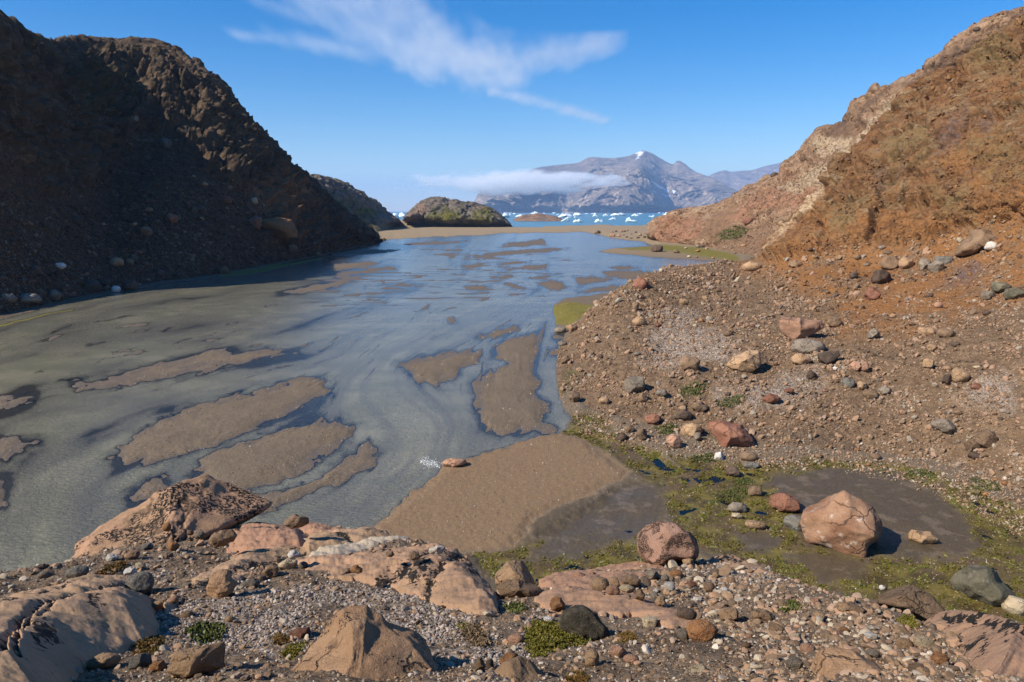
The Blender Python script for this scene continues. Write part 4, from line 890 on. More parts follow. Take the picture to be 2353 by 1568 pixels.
ledge_patch([(690,1300),(720,1282),(800,1276),(900,1262),(1000,1256),(1045,1268),(1080,1292),(1100,1325),(1135,1370),(1145,1405),(1100,1412),(1040,1396),(960,1372),(900,1345),(800,1332),(720,1322)], 0.24,
    'wide rounded bedrock ledge crusted with black lichen and a grey foot',
    [([(860,1345),(930,1335),(980,1300),(1010,1275)], 9, 0.05), ([(760,1290),(830,1285),(900,1280)], 6, 0.03), ([(980,1380),(1010,1340),(1050,1310),(1070,1290)], 10, 0.05)],
    [[(900,1330),(980,1310),(1010,1340),(960,1360)],[(1010,1280),(1080,1290),(1100,1340),(1060,1330)],[(980,1290),(1020,1280),(1020,1310)],[(740,1280),(800,1275),(800,1290)]], 0.35, short='the wide lichened bedrock ledge')
ledge_patch([(380,1392),(440,1345),(520,1300),(570,1272),(640,1256),(720,1262),(760,1270),(700,1290),(620,1300),(560,1330),(470,1370)], 0.16,
    'low tan bedrock rib with black lichen running through the gravel',
    [([(420,1385),(490,1350),(560,1318),(640,1296),(700,1280)], 9, 0.04)], [[(560,1262),(640,1258),(690,1265),(620,1275)],[(440,1360),(520,1330),(520,1350),(450,1385)]])
ledge_patch([(522,1240),(535,1224),(560,1214),(600,1211),(645,1213),(688,1222),(703,1238),(692,1262),(640,1270),(580,1264),(530,1256)], 0.26, 'flat pink slab with a pale crease behind the gravel', [([(540,1240),(600,1236),(660,1240),(700,1236)], 3, 0.015)], [], 1.0, 0.15, 26, 'the flat pink slab')
ledge_patch([(668,1222),(690,1212),(715,1208),(755,1214),(788,1222),(775,1240),(720,1250),(705,1236)], 0.20, 'smaller pink slab edging the silty water right of the creased pink slab', [], [], 1.0, 0.15, 24)
ledge_patch([(696,1262),(702,1244),(725,1232),(790,1223),(850,1218),(893,1229),(902,1240),(860,1256),(780,1274),(710,1278)], 0.30, 'long humped tan slab lying beside the spit of sand', [([(760,1240),(800,1252),(820,1268)], 5, 0.03)], [[(840,1222),(890,1228),(885,1240),(840,1236)]], 0.0, 0.25, 30, 'the long humped tan slab')
ledge_patch([(712,1286),(740,1272),(800,1258),(870,1246),(915,1240),(940,1243),(950,1252),(900,1266),(820,1280),(745,1292)], 0.20, 'pale thin slab sloping up towards the spit', [], [], 0.0, 0.1, 16, 'the pale thin slab', 1.0)
ledge_patch([(1235,1342),(1270,1328),(1320,1318),(1400,1308),(1450,1300),(1510,1300),(1530,1312),(1500,1336),(1430,1356),(1330,1362),(1260,1358)], 0.10, 'smooth pinkish slab carrying a row of loose stones', [], [], 0.9, short='the smooth pinkish slab')
ledge_patch([(1232,1382),(1260,1360),(1300,1350),(1370,1356),(1440,1368),(1500,1388),(1560,1412),(1610,1440),(1540,1440),(1450,1412),(1350,1408),(1270,1402)], 0.12, 'second pinkish bedrock slab in front of the row of loose stones',
    [([(1290,1352),(1340,1362),(1390,1378)], 6, 0.03)], [[(1290,1350),(1340,1352),(1350,1365),(1300,1362)],[(1440,1385),(1480,1388),(1480,1398),(1440,1395)]], 0.6)
ledge_patch([(1605,1300),(1640,1285),(1690,1284),(1725,1294),(1755,1318),(1765,1345),(1700,1336),(1640,1320)], 0.13, 'low lichened outcrop at the pond edge right of the black speckled boulder', [], [[(1620,1290),(1680,1285),(1720,1300),(1660,1305)]], 0.2)
ledge_patch([(2120,1436),(2155,1417),(2195,1413),(2250,1421),(2300,1440),(2345,1470),(2420,1500),(2420,1560),(2330,1556),(2275,1566),(2240,1536),(2215,1490),(2170,1460)], 0.24, 'big reddish tan slab with black lichen spots at the right edge',
    [([(2160,1440),(2220,1460),(2270,1490)], 8, 0.03)], [[(2210,1440),(2260,1430),(2290,1450),(2230,1465)],[(2260,1490),(2300,1480),(2320,1510),(2280,1520)],[(2200,1480),(2250,1500),(2240,1530)]], 0.6, short='the big slab at the right edge')
PATCHES = [p['o'] for p in PLACED]
for nm, poly, mt, lab, kw, short in OUT:
    rock(nm, poly, mt, lab, 'outcrop', short=short, sink=0.3, **kw)
bpy.context.view_layer.update()
class HitMesh:
    pass
from mathutils.bvhtree import BVHTree
OUTB = []
bpy.context.view_layer.update()
TERR += PATCHES
for p in PLACED:
    if p['o'] in PATCHES: continue
    o = p['o']; me = o.data; n = len(me.vertices); co = np.zeros(n * 3, np.float32); me.vertices.foreach_get('co', co)
    co = co.reshape(-1, 3) * o.scale[0] + np.array(o.location); fi = np.zeros(len(me.loops), np.int32); me.loops.foreach_get('vertex_index', fi)
    b = HitMesh(); tree = BVHTree.FromPolygons(co.tolist(), fi.reshape(-1, 3).tolist(), all_triangles=True)
    b.tree = tree
    b.ray_cast = lambda a, d, t=tree: ((lambda r: (r[0] is not None, r[0], r[1], r[2]))(t.ray_cast(a, d)))
    OUTB.append(b)
TERR = TERR + OUTB
# ------------------------------------------------------------------ boulders and stones named one by one
# (outline or box in the sheet, material, label, options, short name used by the labels of stones near it)
R = [
 # foreground
 ([(642,1580),(668,1520),(703,1485),(728,1453),(745,1436),(773,1411),(812,1401),(847,1399),(868,1418),(892,1431),(938,1445),(976,1460),(994,1485),(1000,1520),(1008,1550),(1020,1600),(1000,1660),(650,1660)], 'lichen', 'biggest tan foreground boulder with black lichen patches, cut by the picture bottom', dict(facets=0, rough=0.045, D=2.75, planes=[((-0.62, -0.62, 0.42), 0.60), ((0.42, -0.78, 0.45), 0.56), ((0.10, -0.62, 0.78), 0.72), ((0.85, -0.35, 0.45), 0.76)]), 'the biggest foreground boulder'),
 ([(1105,1590),(1135,1545),(1165,1522),(1195,1513),(1225,1525),(1255,1548),(1275,1575),(1285,1640),(1110,1640)], 'tan', 'speckled tan boulder cut by the picture bottom beside the red stone', dict(D=2.7, facets=5), None),
 ([(1858,1580),(1875,1530),(1900,1510),(1940,1502),(1990,1500),(2020,1505),(2045,1530),(2065,1555),(2078,1620),(1860,1640)], 'lichen', 'brownish boulder cut by the picture bottom among pebbles on the right', dict(D=2.75, facets=7), 'the brownish boulder at the bottom right'),
 ([(1286,1430),(1297,1405),(1317,1393),(1340,1395),(1363,1405),(1383,1428),(1398,1442),(1395,1460),(1383,1476),(1360,1474),(1317,1466),(1289,1448)], 'mossrock', 'domed blackish boulder with a mossy crust beside the bright green cushion', dict(angular=False, rough=0.08), 'the domed blackish boulder'),
 ([(1458,1241),(1461,1230),(1475,1218),(1513,1202),(1547,1204),(1587,1215),(1602,1238),(1612,1261),(1610,1276),(1599,1287),(1562,1298),(1530,1310),(1498,1302),(1473,1287),(1460,1273)], 'spotted', 'rounded block boulder peppered with black lichen on the pink slab edge', dict(facets=7, D=8.2), 'the black speckled boulder'),
 ([(1123,1348),(1128,1330),(1142,1307),(1165,1293),(1185,1284),(1200,1287),(1214,1304),(1220,1319),(1227,1332),(1225,1350),(1188,1358),(1145,1356)], 'tan', 'clean pale tan boulder standing on the ledge before the algae', dict(facets=7, D=6.9), 'the clean tan boulder'),
 ([(1142,1350),(1165,1335),(1185,1332),(1215,1337),(1240,1350),(1247,1360),(1232,1377),(1190,1376),(1150,1368)], 'brown', 'dull brown crusted boulder in front of the clean tan one', dict(facets=8), None),
 ((471,1309,544,1385), 'lichen', 'egg shaped pinkish boulder with a few black spots amid the gravel', dict(facets=7), 'the egg shaped boulder'),
 ((291,1315,352,1368), 'slate', 'round grey boulder on the tan bedrock', dict(angular=False), 'the round grey boulder'),
 ((653,1181,709,1217), 'brown', 'small brown boulder perched above the silty water', dict(D=9.8, facets=8), 'the perched brown boulder'),
 ((480,1219,546,1256), 'brown', 'wedge shaped brown stone left of the pink slab', dict(facets=8, D=9.0), 'the brown wedge stone'),
 ((388,1488,512,1562), 'tan', 'flat pale slab stone with one black spot in the gravel', dict(facets=6, depthf=0.8), 'the flat pale slab stone'),
 ((203,1502,273,1543), 'tan', 'smooth low tan stone in front of the striped bedrock', dict(angular=False), None),
 ((297,1504,347,1539), 'slate', 'bluish grey triangular stone left of the flat pale slab stone', dict(), None),
 ((341,1520,383,1545), 'rust', 'small orange brown stone beside the bluish triangular one', dict(), None),
 ((599,1298,640,1331), 'tan', 'tan stone with dark spots below the pale block', dict(facets=6), 'the dark spotted tan stone'),
 ((640,1283,684,1313), 'cream', 'pale blocky stone at the foot of a white pointed stone', dict(facets=6), 'the pale block'),
 ((661,1263,690,1288), 'white', 'white pointed stone balanced on the pale block', dict(D=7.9), None),
 ((686,1290,708,1308), 'grey', 'grey stone against the right side of the pale block', dict(), None),
 ((550,1332,597,1354), 'grey', 'flat grey two toned stone right of the egg shaped boulder', dict(), None),
 ((665,1441,713,1471), 'red', 'reddish brown stone touching the biggest foreground boulder', dict(facets=6), None),
 ((290,1265,320,1289), 'brown', 'tilted brown stone on the left bedrock shelf', dict(), None),
 ((325,1249,352,1266), 'slate', 'dark angular stone behind the tilted brown stone', dict(), None),
 ((383,1243,411,1269), 'rust', 'upright rusty stone below the lichened bedrock hump', dict(), None),
 ((285,1303,312,1329), 'white', 'whitish stone behind the round grey boulder', dict(), None),
 ((311,1292,336,1310), 'cream', 'cream stone just above the round grey boulder', dict(), None),
 ((152,1302,202,1329), 'slate', 'blackened grey stone lying along the left gravel rim', dict(angular=False), 'the blackened grey stone'),
 ((80,1296,112,1311), 'dark', 'dark brown stone on the rim above the water', dict(), None),
 ((87,1313,114,1332), 'grey', 'lichen grey stone below the dark rim stone', dict(angular=False), None),
 ((242,1272,271,1292), 'white', 'off white stone left of the tilted brown stone', dict(), None),
 ((348,1380,383,1405), 'tan', 'half buried tan cobble right of the striped bedrock', dict(angular=False), None),
 ((415,1404,444,1424), 'brown', 'low brown cobble among white lichen tufts', dict(angular=False), None),
 ((373,1201,393,1222), 'rust', 'small orange cobble lodged on the bedrock hump', dict(angular=False, D=9.3), None),
 ((447,1217,470,1240), 'grey', 'grey cobble in the gully behind the brown wedge stone', dict(D=9.1), None),
 ((430,1218,446,1232), 'brown', 'brown cobble in the gully left of the grey one', dict(D=9.2), None),
 ((985,1253,1024,1275), 'white', 'black and white speckled block on top of the lichened ledge', dict(D=7.9, facets=6), 'the speckled white block'),
 ((805,1298,834,1321), 'rust', 'reddish stone sitting on the lichened ledge', dict(D=6.6), None),
 ((938,1266,965,1289), 'brown', 'brown stone left of the speckled white block', dict(D=7.3), None),
 ((885,1266,906,1281), 'brown', 'smaller brown stone on the crest of the lichened ledge', dict(D=7.4), None),
 ((1263,1372,1300,1408), 'rust', 'rust and black pointed stone behind the domed blackish boulder', dict(facets=7), None),
 ((1248,1416,1274,1432), 'white', 'small banded grey white stone left of the domed blackish boulder', dict(angular=False), None),
 ((1475,1415,1511,1447), 'cream', 'cream coloured blocky stone in dark soil', dict(facets=6), 'the cream block'),
 ((1358,1327,1399,1362), 'tan', 'round orange tan cobble leading the row on the pinkish slab', dict(angular=False), 'the round orange tan cobble'),
 ((1392,1345,1425,1370), 'pink', 'smooth pink cobble touching the round orange tan one', dict(angular=False), None),
 ((1312,1315,1348,1345), 'pink', 'tilted pink slab stone at the back of the pinkish slab', dict(facets=6, D=7.0), None),
 ((1350,1315,1372,1330), 'pink', 'small pink cobble behind the round orange tan one', dict(D=7.3), None),
 ((1399,1326,1426,1352), 'tan', 'tan cobble between the pink cobble and the brown block', dict(), None),
 ((1424,1319,1472,1349), 'brown', 'brown rectangular block throwing a shadow on the pinkish slab', dict(facets=6), 'the brown rectangular block'),
 ((1421,1343,1459,1364), 'cream', 'flat cream green block in front of the brown rectangular block', dict(facets=6), None),
 ((1540,1310,1568,1330), 'rust', 'bright orange rounded cobble below the speckled boulder', dict(angular=False), 'the bright orange cobble'),
 ((1481,1310,1513,1332), 'grey', 'squarish grey stone under the black speckled boulder', dict(facets=6), None),
 ((1567,1282,1594,1303), 'tan', 'pointed tan stone at the right foot of the speckled boulder', dict(D=8.0), None),
 ((1457,1354,1484,1383), 'brown', 'brown pitted stone right of the flat cream green block', dict(), None),
 ((1494,1360,1514,1384), 'grey', 'grey egg shaped stone beside the brown pitted stone', dict(angular=False), None),
 ((1504,1371,1531,1394), 'tan', 'tan angular stone below the white round stones', dict(), None),
 ((1524,1337,1551,1363), 'white', 'larger of the bright white rounded stones', dict(angular=False), 'the larger white stone'),
 ((1655,1349,1676,1368), 'white', 'bright white stone far right of the larger white stone', dict(angular=False), 'the right hand white stone'),
 ((1500,1351,1516,1366), 'white', 'little grey white stone left below the larger white stone', dict(), None),
 ((1592,1372,1614,1386), 'white', 'flat white stone in the middle of the pebbles', dict(), None),
 ((1576,1335,1601,1353), 'red', 'maroon rounded stone right of the larger white stone', dict(angular=False), None),
 ((1555,1396,1601,1428), 'dark', 'charcoal black stone half under a brown slab', dict(angular=False), 'the charcoal stone'),
 ((1578,1425,1648,1478), 'rust', 'round coarse orange brown boulder in dark soil', dict(angular=False, rough=0.06), 'the round orange brown boulder'),
 ((1556,1448,1582,1470), 'grey', 'grey cobble left of the round orange brown boulder', dict(angular=False), None),
 ((1573,1523,1645,1590), 'cream', 'pale cream boulder leaning at the picture bottom', dict(facets=7, D=2.9), 'the pale cream boulder'),
 ((1165,1457,1206,1484), 'pink', 'pinkish white rounded cobble left of the green cushion', dict(angular=False), None),
 ((1343,1493,1377,1535), 'tan', 'upright oval tan cobble below the green cushion', dict(angular=False), None),
 ((1398,1484,1440,1512), 'pink', 'flat angular pink stone right of the green cushion', dict(), None),
 ((1432,1504,1469,1526), 'pink', 'smooth pale pink stone below the flat angular pink one', dict(angular=False), None),
 ((1146,1501,1198,1540), 'rust', 'bright rust red stone behind the bottom boulder', dict(facets=7), 'the rust red stone'),
 ((1088,1511,1118,1548), 'brown', 'brown angular stone left of the rust red stone', dict(facets=7), None),
 ((1115,1515,1136,1545), 'dark', 'dark stone wedged beside the rust red stone', dict(), None),
 ((1724,1400,1780,1430), 'tan', 'tan pebbly stone above the middle of the pebble field', dict(), None),
 ((1650,1397,1700,1432), 'tan', 'angular beige stone right of the charcoal stone', dict(), None),
 ((1920,1385,1962,1410), 'tan', 'tan boulder stone nearest the pond on the pebble rim', dict(facets=7), None),
 ((1950,1390,1988,1414), 'brown', 'mottled brown stone beside the rim boulder stone', dict(), None),
 ((2050,1380,2078,1408), 'grey', 'upright grey block before the brown hump', dict(), None),
 ((2100,1462,2145,1492), 'cream', 'cream rounded stone beside the yellow lichen soil', dict(angular=False), None),
 ((1987,1453,2015,1470), 'white', 'white angular stone in the right pebbles', dict(), None),
 ((1805,1510,1845,1545), 'grey', 'mottled grey stone left of the bottom right boulder', dict(), None),
 ((1735,1553,1765,1575), 'white', 'white smooth pebble stone at the bottom edge', dict(angular=False, D=2.75), None),
 ((2140,1500,2180,1530), 'rust', 'rusty stone left of the big right slab', dict(), None),
 # pond and its rim
 ([(1934,1135),(1967,1145),(2002,1163),(2025,1180),(2029,1201),(2025,1226),(1998,1252),(1986,1281),(1953,1279),(1914,1272),(1865,1264),(1855,1240),(1848,1215),(1851,1191),(1872,1170),(1900,1149)], 'patched', 'huge pointed boulder with a pale patch standing in the dark mud', dict(facets=10, rough=0.06), 'the huge pointed boulder'),
 ((1767,1130,1838,1182), 'red', 'red brown faceted boulder behind the huge pointed one', dict(facets=8), 'the red brown faceted boulder'),
 ((1802,1182,1852,1224), 'slate', 'pale grey mottled block leaning towards the huge pointed boulder', dict(facets=8), 'the grey mottled block'),
 ((1674,1155,1721,1181), 'grey', 'flat grey stone in the algae left of the red brown boulder', dict(), None),
 ((1717,1117,1751,1142), 'brown', 'small peaked stone beside the bright green tuft', dict(), None),
 ((1668,1072,1702,1100), 'dark', 'dark grey peaked stone by the olive stream', dict(facets=7), None),
 ((1711,1196,1761,1217), 'tan', 'flat tan stone in the algae', dict(angular=False), None),
 ((1681,1179,1707,1195), 'cream', 'cream folded stone below the flat grey stone', dict(), None),
 ((2091,1220,2152,1252), 'tan', 'wedge shaped tan stone alone on the dark mud', dict(facets=6), 'the lone wedge stone'),
 ((1641,1038,1664,1060), 'white', 'pinkish white block beside a green grass patch', dict(), None),
 ((1699,1038,1742,1062), 'brown', 'smooth brown slab stone by the stream', dict(angular=False), None),
 ((1706,1062,1748,1078), 'slate', 'flat slate stone below the smooth brown slab stone', dict(), None),
 ([(2193,1357),(2205,1334),(2229,1310),(2261,1299),(2282,1310),(2299,1331),(2324,1352),(2338,1369),(2331,1392),(2282,1398),(2247,1387),(2205,1370)], 'green', 'dark greenish grey boulder at the right pond edge', dict(facets=11), 'the dark greenish boulder'),
 ((2303,1371,2360,1415), 'cream', 'smooth pale round boulder right of the dark greenish one', dict(angular=False), None),
 ([(2015,1408),(2048,1370),(2075,1350),(2095,1346),(2135,1362),(2160,1385),(2182,1416),(2100,1426)], 'brown', 'reddish brown hump of rock before the dark greenish boulder', dict(facets=7, D=6.2), 'the brown hump'),
 ((2020,1345,2036,1357), 'white', 'small pale stone in the algae above the brown hump', dict(), None),
 ([(1629,974),(1650,969),(1700,972),(1715,985),(1730,1010),(1728,1024),(1700,1033),(1660,1030),(1645,1007),(1630,990)], 'red', 'large slab boulder with a flat red top at the stream bend', dict(facets=8), 'the red topped slab'),
 ((1628,981,1656,1003), 'dark', 'dark cobble lying on the red topped slab', dict(D=46.0), None),
 ((1563,971,1613,1007), 'tan', 'pale tan boulder left of the red topped slab', dict(facets=8), 'the pale tan stream boulder'),
 ((1593,993,1612,1017), 'grey', 'narrow grey stone between the tan boulder and the red topped slab', dict(), None),
 ((1590,922,1627,951), 'brown', 'brown rounded boulder above the stream cluster', dict(facets=7), 'the brown cluster boulder'),
 ((1553,941,1591,971), 'dark', 'dark faceted boulder in the stream cluster', dict(facets=8), None),
 ((1482,951,1523,976), 'red', 'reddish slab in the cluster by the stream', dict(), None),
 ((1461,984,1488,1016), 'brown', 'tall brown stone at the left of the stream cluster', dict(), None),
 ((1434,976,1460,997), 'brown', 'brown stone on the left tip of the cluster', dict(), None),
 ((1417,995,1445,1016), 'dark', 'dark stone lying at the stream mouth', dict(), None),
 ((1528,998,1567,1035), 'pink', 'cracked pink boulder beside the stream', dict(facets=8), None),
 # scree and rust slope
 ([(2203,589),(2206,575),(2218,552),(2228,530),(2262,527),(2286,540),(2288,552),(2270,570),(2240,585),(2220,590)], 'brown', 'big flat topped brown boulder high on the rust slope', dict(facets=6), 'the flat topped boulder'),
 ((2263,555,2291,578), 'white', 'white stone tucked under the flat topped boulder', dict(angular=False), None),
 ((2026,587,2065,624), 'brown', 'left of two brown boulders standing side by side on the rust slope', dict(facets=7), 'the side by side boulders'),
 ((2066,588,2099,622), 'tan', 'right one of two boulders standing side by side, with pale streaks', dict(facets=7), None),
 ((2111,593,2141,626), 'grey', 'grey boulder leftmost of the grey three', dict(facets=7), 'the grey three'),
 ((2133,598,2166,629), 'grey', 'grey boulder in front of the grey three', dict(facets=7), None),
 ((2147,588,2190,611), 'slate', 'darkest flat boulder of the grey three', dict(), None),
 ((2004,620,2047,658), 'dark', 'dark ragged boulder below the two side by side boulders', dict(facets=9), 'the dark ragged boulder'),
 ((1986,659,2023,693), 'red', 'red brown blocky boulder under the dark ragged one', dict(facets=8), None),
 ((1951,623,1972,643), 'dark', 'small dark boulder left of the dark ragged one', dict(), None),
 ((1703,601,1751,625), 'tan', 'rounded boulder where the scree meets the cove', dict(angular=False), 'the rounded cove boulder'),
 ((1811,598,1842,617), 'tan', 'tan boulder at the foot of the rust slope', dict(), None),
 ([(1791,736),(1800,730),(1850,731),(1885,733),(1888,750),(1870,765),(1845,779),(1825,783),(1805,770),(1796,755)], 'pink', 'large pale pinkish block with a flat top in mid scree', dict(facets=7), 'the large pale block'),
 ((1820,779,1893,818), 'grey', 'grey brown rounded slab below the large pale block', dict(angular=False, rough=0.06), None),
 ((1819,812,1861,841), 'tan', 'tan stone under the grey brown rounded slab', dict(), None),
 ([(1877,838),(1882,815),(1900,805),(1922,803),(1929,815),(1915,832),(1898,842)], 'dark', 'blackish wedge boulder right of the tan stone', dict(facets=7), 'the blackish wedge'),
 ([(1669,842),(1690,820),(1720,803),(1740,806),(1756,830),(1750,847),(1725,858),(1700,863),(1680,854)], 'tan', 'large angular tan boulder on the pale lichen gravel', dict(facets=9), 'the large angular tan boulder'),
 ((1561,819,1608,856), 'brown', 'brown boulder with a dark left face on pale gravel', dict(facets=8), 'the dark faced boulder'),
 ((1901,727,1936,755), 'brown', 'squat brown boulder right of the large pale block', dict(facets=7), None),
 ((2121,824,2148,850), 'tan', 'tan boulder above the leaning pair', dict(), None),
 ((2186,847,2225,885), 'tan', 'round tan boulder of the leaning pair', dict(angular=False, rough=0.07), 'the leaning pair'),
 ((2164,860,2190,889), 'dark', 'dark boulder of the leaning pair', dict(), None),
 ((2140,962,2194,997), 'grey', 'big grey brown boulder low on the right scree', dict(facets=7), 'the low grey boulder'),
 ((2242,986,2288,1035), 'brown', 'largest brown boulder of the right hand stack', dict(facets=8), 'the right hand stack'),
 ((2217,1008,2255,1042), 'brown', 'middle boulder of the right hand stack', dict(facets=7), None),
 ((2222,1037,2254,1058), 'dark', 'flat dark stone at the bottom of the right hand stack', dict(), None),
 ((1994,756,2020,783), 'grey', 'grey pointed stone right of the squat brown boulder', dict(), None),
 ((2110,750,2151,773), 'tan', 'pale tan slab on the orange gravel', dict(), None),
 ((2155,755,2194,779), 'brown', 'brown pointed boulder beside the pale tan slab', dict(), None),
 ((1984,892,2017,919), 'brown', 'rough brown boulder under the scree cluster', dict(facets=9), None),
 ((2018,887,2050,909), 'grey', 'grey green slab right of the rough brown boulder', dict(), None),
 ((1932,867,1964,894), 'slate', 'grey boulder with pale veins in the scree cluster', dict(), 'the scree cluster'),
 ((1969,876,1992,900), 'tan', 'yellowish tan boulder in the scree cluster', dict(), None),
 ((1951,830,1981,855), 'pink', 'pink boulder heading the scree cluster', dict(), None),
 ((1976,830,1998,860), 'pink', 'upright pink stone in the scree cluster', dict(), None),
 ((1854,851,1877,878), 'dark', 'dark brown upright stone left of the scree cluster', dict(), None),
 ((1751,905,1795,930), 'red', 'pinkish red slab on the pale lower scree', dict(), None),
 ((2257,668,2287,692), 'grey', 'grey boulder below the purple stained ground', dict(), None),
 ((2278,648,2320,677), 'green', 'greenish boulder next to the purple stained ground', dict(facets=8), None),
 ((2310,660,2360,690), 'green', 'second greenish boulder touching the right picture edge', dict(), None),
 ((1434,863,1483,909), 'grey', 'large grey peaked boulder near the stream mouth', dict(facets=8), 'the grey peaked boulder'),
 ((1506,892,1536,917), 'grey', 'grey faceted boulder right of the grey peaked one', dict(), None),
 ((1466,902,1488,928), 'brown', 'brown boulder at the foot of the grey peaked one', dict(), None),
 ((1306,900,1333,928), 'brown', 'brown boulder standing at the water edge', dict(), None),
 ((1375,912,1401,931), 'tan', 'tan round stone on the bank left of the grey peaked boulder', dict(angular=False), None),
 ((1453,727,1484,752), 'tan', 'rounded boulder on the upper scree nose', dict(angular=False), None),
 ((1452,694,1469,716), 'brown', 'upright stone above the rounded boulder of the nose', dict(), None),
 ([(1449,682),(1452,658),(1458,642),(1470,636),(1480,642),(1490,650),(1484,668),(1470,682)], 'red', 'reddish rock tower on the ridge of the scree nose', dict(facets=7, D=96), 'the reddish rock tower'),
 ((1372,702,1396,727), 'red', 'red brown rock low on the nose ridge', dict(D=90.5), None),
 ((1412,688,1437,712), 'red', 'red brown rock on the middle of the nose ridge', dict(D=92), None),
 ((1356,714,1372,731), 'dark', 'dark red rock at the lower end of the nose ridge', dict(D=89), None),
 ((1482,645,1515,662), 'rust', 'rusty rock behind the reddish rock tower', dict(D=100), None),
 ((1274,751,1301,767), 'grey', 'grey boulder at the water under the nose', dict(angular=False), None),
 ((1298,745,1329,764), 'tan', 'tan boulder beside the grey one under the nose', dict(), None),
 ((1282,783,1303,797), 'grey', 'smooth grey stone in the channel edge', dict(angular=False), None),
 ((1272,802,1295,814), 'slate', 'grey stone sitting in the channel water', dict(angular=False, D=73.5), None),
 ((1288,817,1310,839), 'brown', 'brown stone on the channel bank', dict(), None),
 ((1495,562,1524,582), 'dark', 'dark round boulder on the grassy bar in the cove', dict(angular=False), 'the dark cove boulder'),
 ((1013,1053,1073,1076), 'pink', 'pinkish rock splitting the current at the tip of the spit', dict(facets=5, sink=0.6), 'the rock in the current'),
 # skyline of the right hill
 ((1770,396,1789,411), 'dark', 'dark boulder perched on the skyline of the pink hill', dict(D=288), None),
 ((1877,297,1888,306), 'dark', 'small dark stone on the skyline step above the pale slabs', dict(D=262), None),
 ((1892,306,1912,319), 'slate', 'dark grey boulder on the brown step above the pale slabs', dict(D=262), None),
 ((2120,150,2140,162), 'dark', 'dark boulder on the upper right skyline', dict(D=218), None),
 ((2235,62,2252,74), 'dark', 'dark stone near the top of the right skyline', dict(D=190), None),
 ((1706,500,1738,516), 'red', 'reddish slab boulder on the pink hill above the green patch', dict(), None),
 # shaded side
 ((35,674,92,702), 'grey', 'long grey boulder at the shaded water edge on the far left', dict(angular=False), 'the long grey shore boulder'),
 ((4,674,38,698), 'grey', 'grey boulder left of the long grey shore boulder', dict(), None),
 ((108,665,141,693), 'grey', 'pointed grey boulder right of the long grey shore boulder', dict(), None),
 ((278,642,318,672), 'dark', 'large dark boulder at the shaded water edge beside the white stone', dict(), 'the large dark shore boulder'),
 ((257,656,277,674), 'white', 'white stone at the shaded water edge', dict(angular=False), 'the white shore stone'),
 ((252,591,283,616), 'tan', 'sunlit looking brown block above the white shore stone', dict(), 'the brown block of the shaded scree'),
 ((289,595,309,613), 'brown', 'brown stone right of the brown block of the shaded scree', dict(), None),
 ((196,642,232,674), 'dark', 'big dark boulder left of the white shore stone', dict(), None),
 ((230,642,256,660), 'dark', 'dark boulder just left above the white shore stone', dict(), None),
 ((353,619,381,641), 'dark', 'dark boulder on the shaded slope foot', dict(), None),
 ((502,611,526,632), 'brown', 'brown boulder at the left end of the yellow moss strip', dict(), 'the moss strip boulder'),
 ((658,562,683,583), 'brown', 'brown boulder near the right end of the shaded shore', dict(), None),
 ((320,521,351,546), 'brown', 'tall brown boulder half way up the shaded scree', dict(), 'the tall brown scree boulder'),
 ((380,490,410,515), 'red', 'dark red boulder above the tall brown scree boulder', dict(), None),
 ((126,604,150,620), 'white', 'pale grey stone on the dark lower scree', dict(), None),
 ((366,317,396,343), 'slate', 'grey boulder high on the shaded slope', dict(), None),
 ((301,264,318,282), 'grey', 'grey stone below the cliff of the shaded hillside', dict(), None),
 ((504,450,533,471), 'red', 'reddish boulder in the upper shaded scree', dict(), None),
 ((443,472,477,492), 'dark', 'dark flat boulder left below the reddish scree boulder', dict(), None),
 ((574,453,594,471), 'cream', 'pale boulder under the orange rock band', dict(), None),
 ([(591,520),(600,505),(640,500),(670,506),(681,530),(680,548),(650,550),(610,535)], 'rust', 'orange topped rock shelf sticking out of the shaded scree', dict(facets=6), 'the orange rock shelf'),
 ((569,497,603,531), 'red', 'red boulder left of the orange rock shelf', dict(), None),
 ((723,579,738,592), 'brown', 'small brown boulder on the right tip of the moss strip', dict(), None),
]
for q in R:
    shape, mt, lab, kw, short = q
    kw = dict(kw); y1 = max(p[1] for p in shape) if hasattr(shape[0], '__len__') else shape[3]
    wd = (max(p[0] for p in shape) - min(p[0] for p in shape)) if hasattr(shape[0], '__len__') else shape[2] - shape[0]
    rock('boulder' if wd > 27 else 'stone', shape, mt, lab, 'boulder' if wd > 27 else 'stone', short=short, **kw)

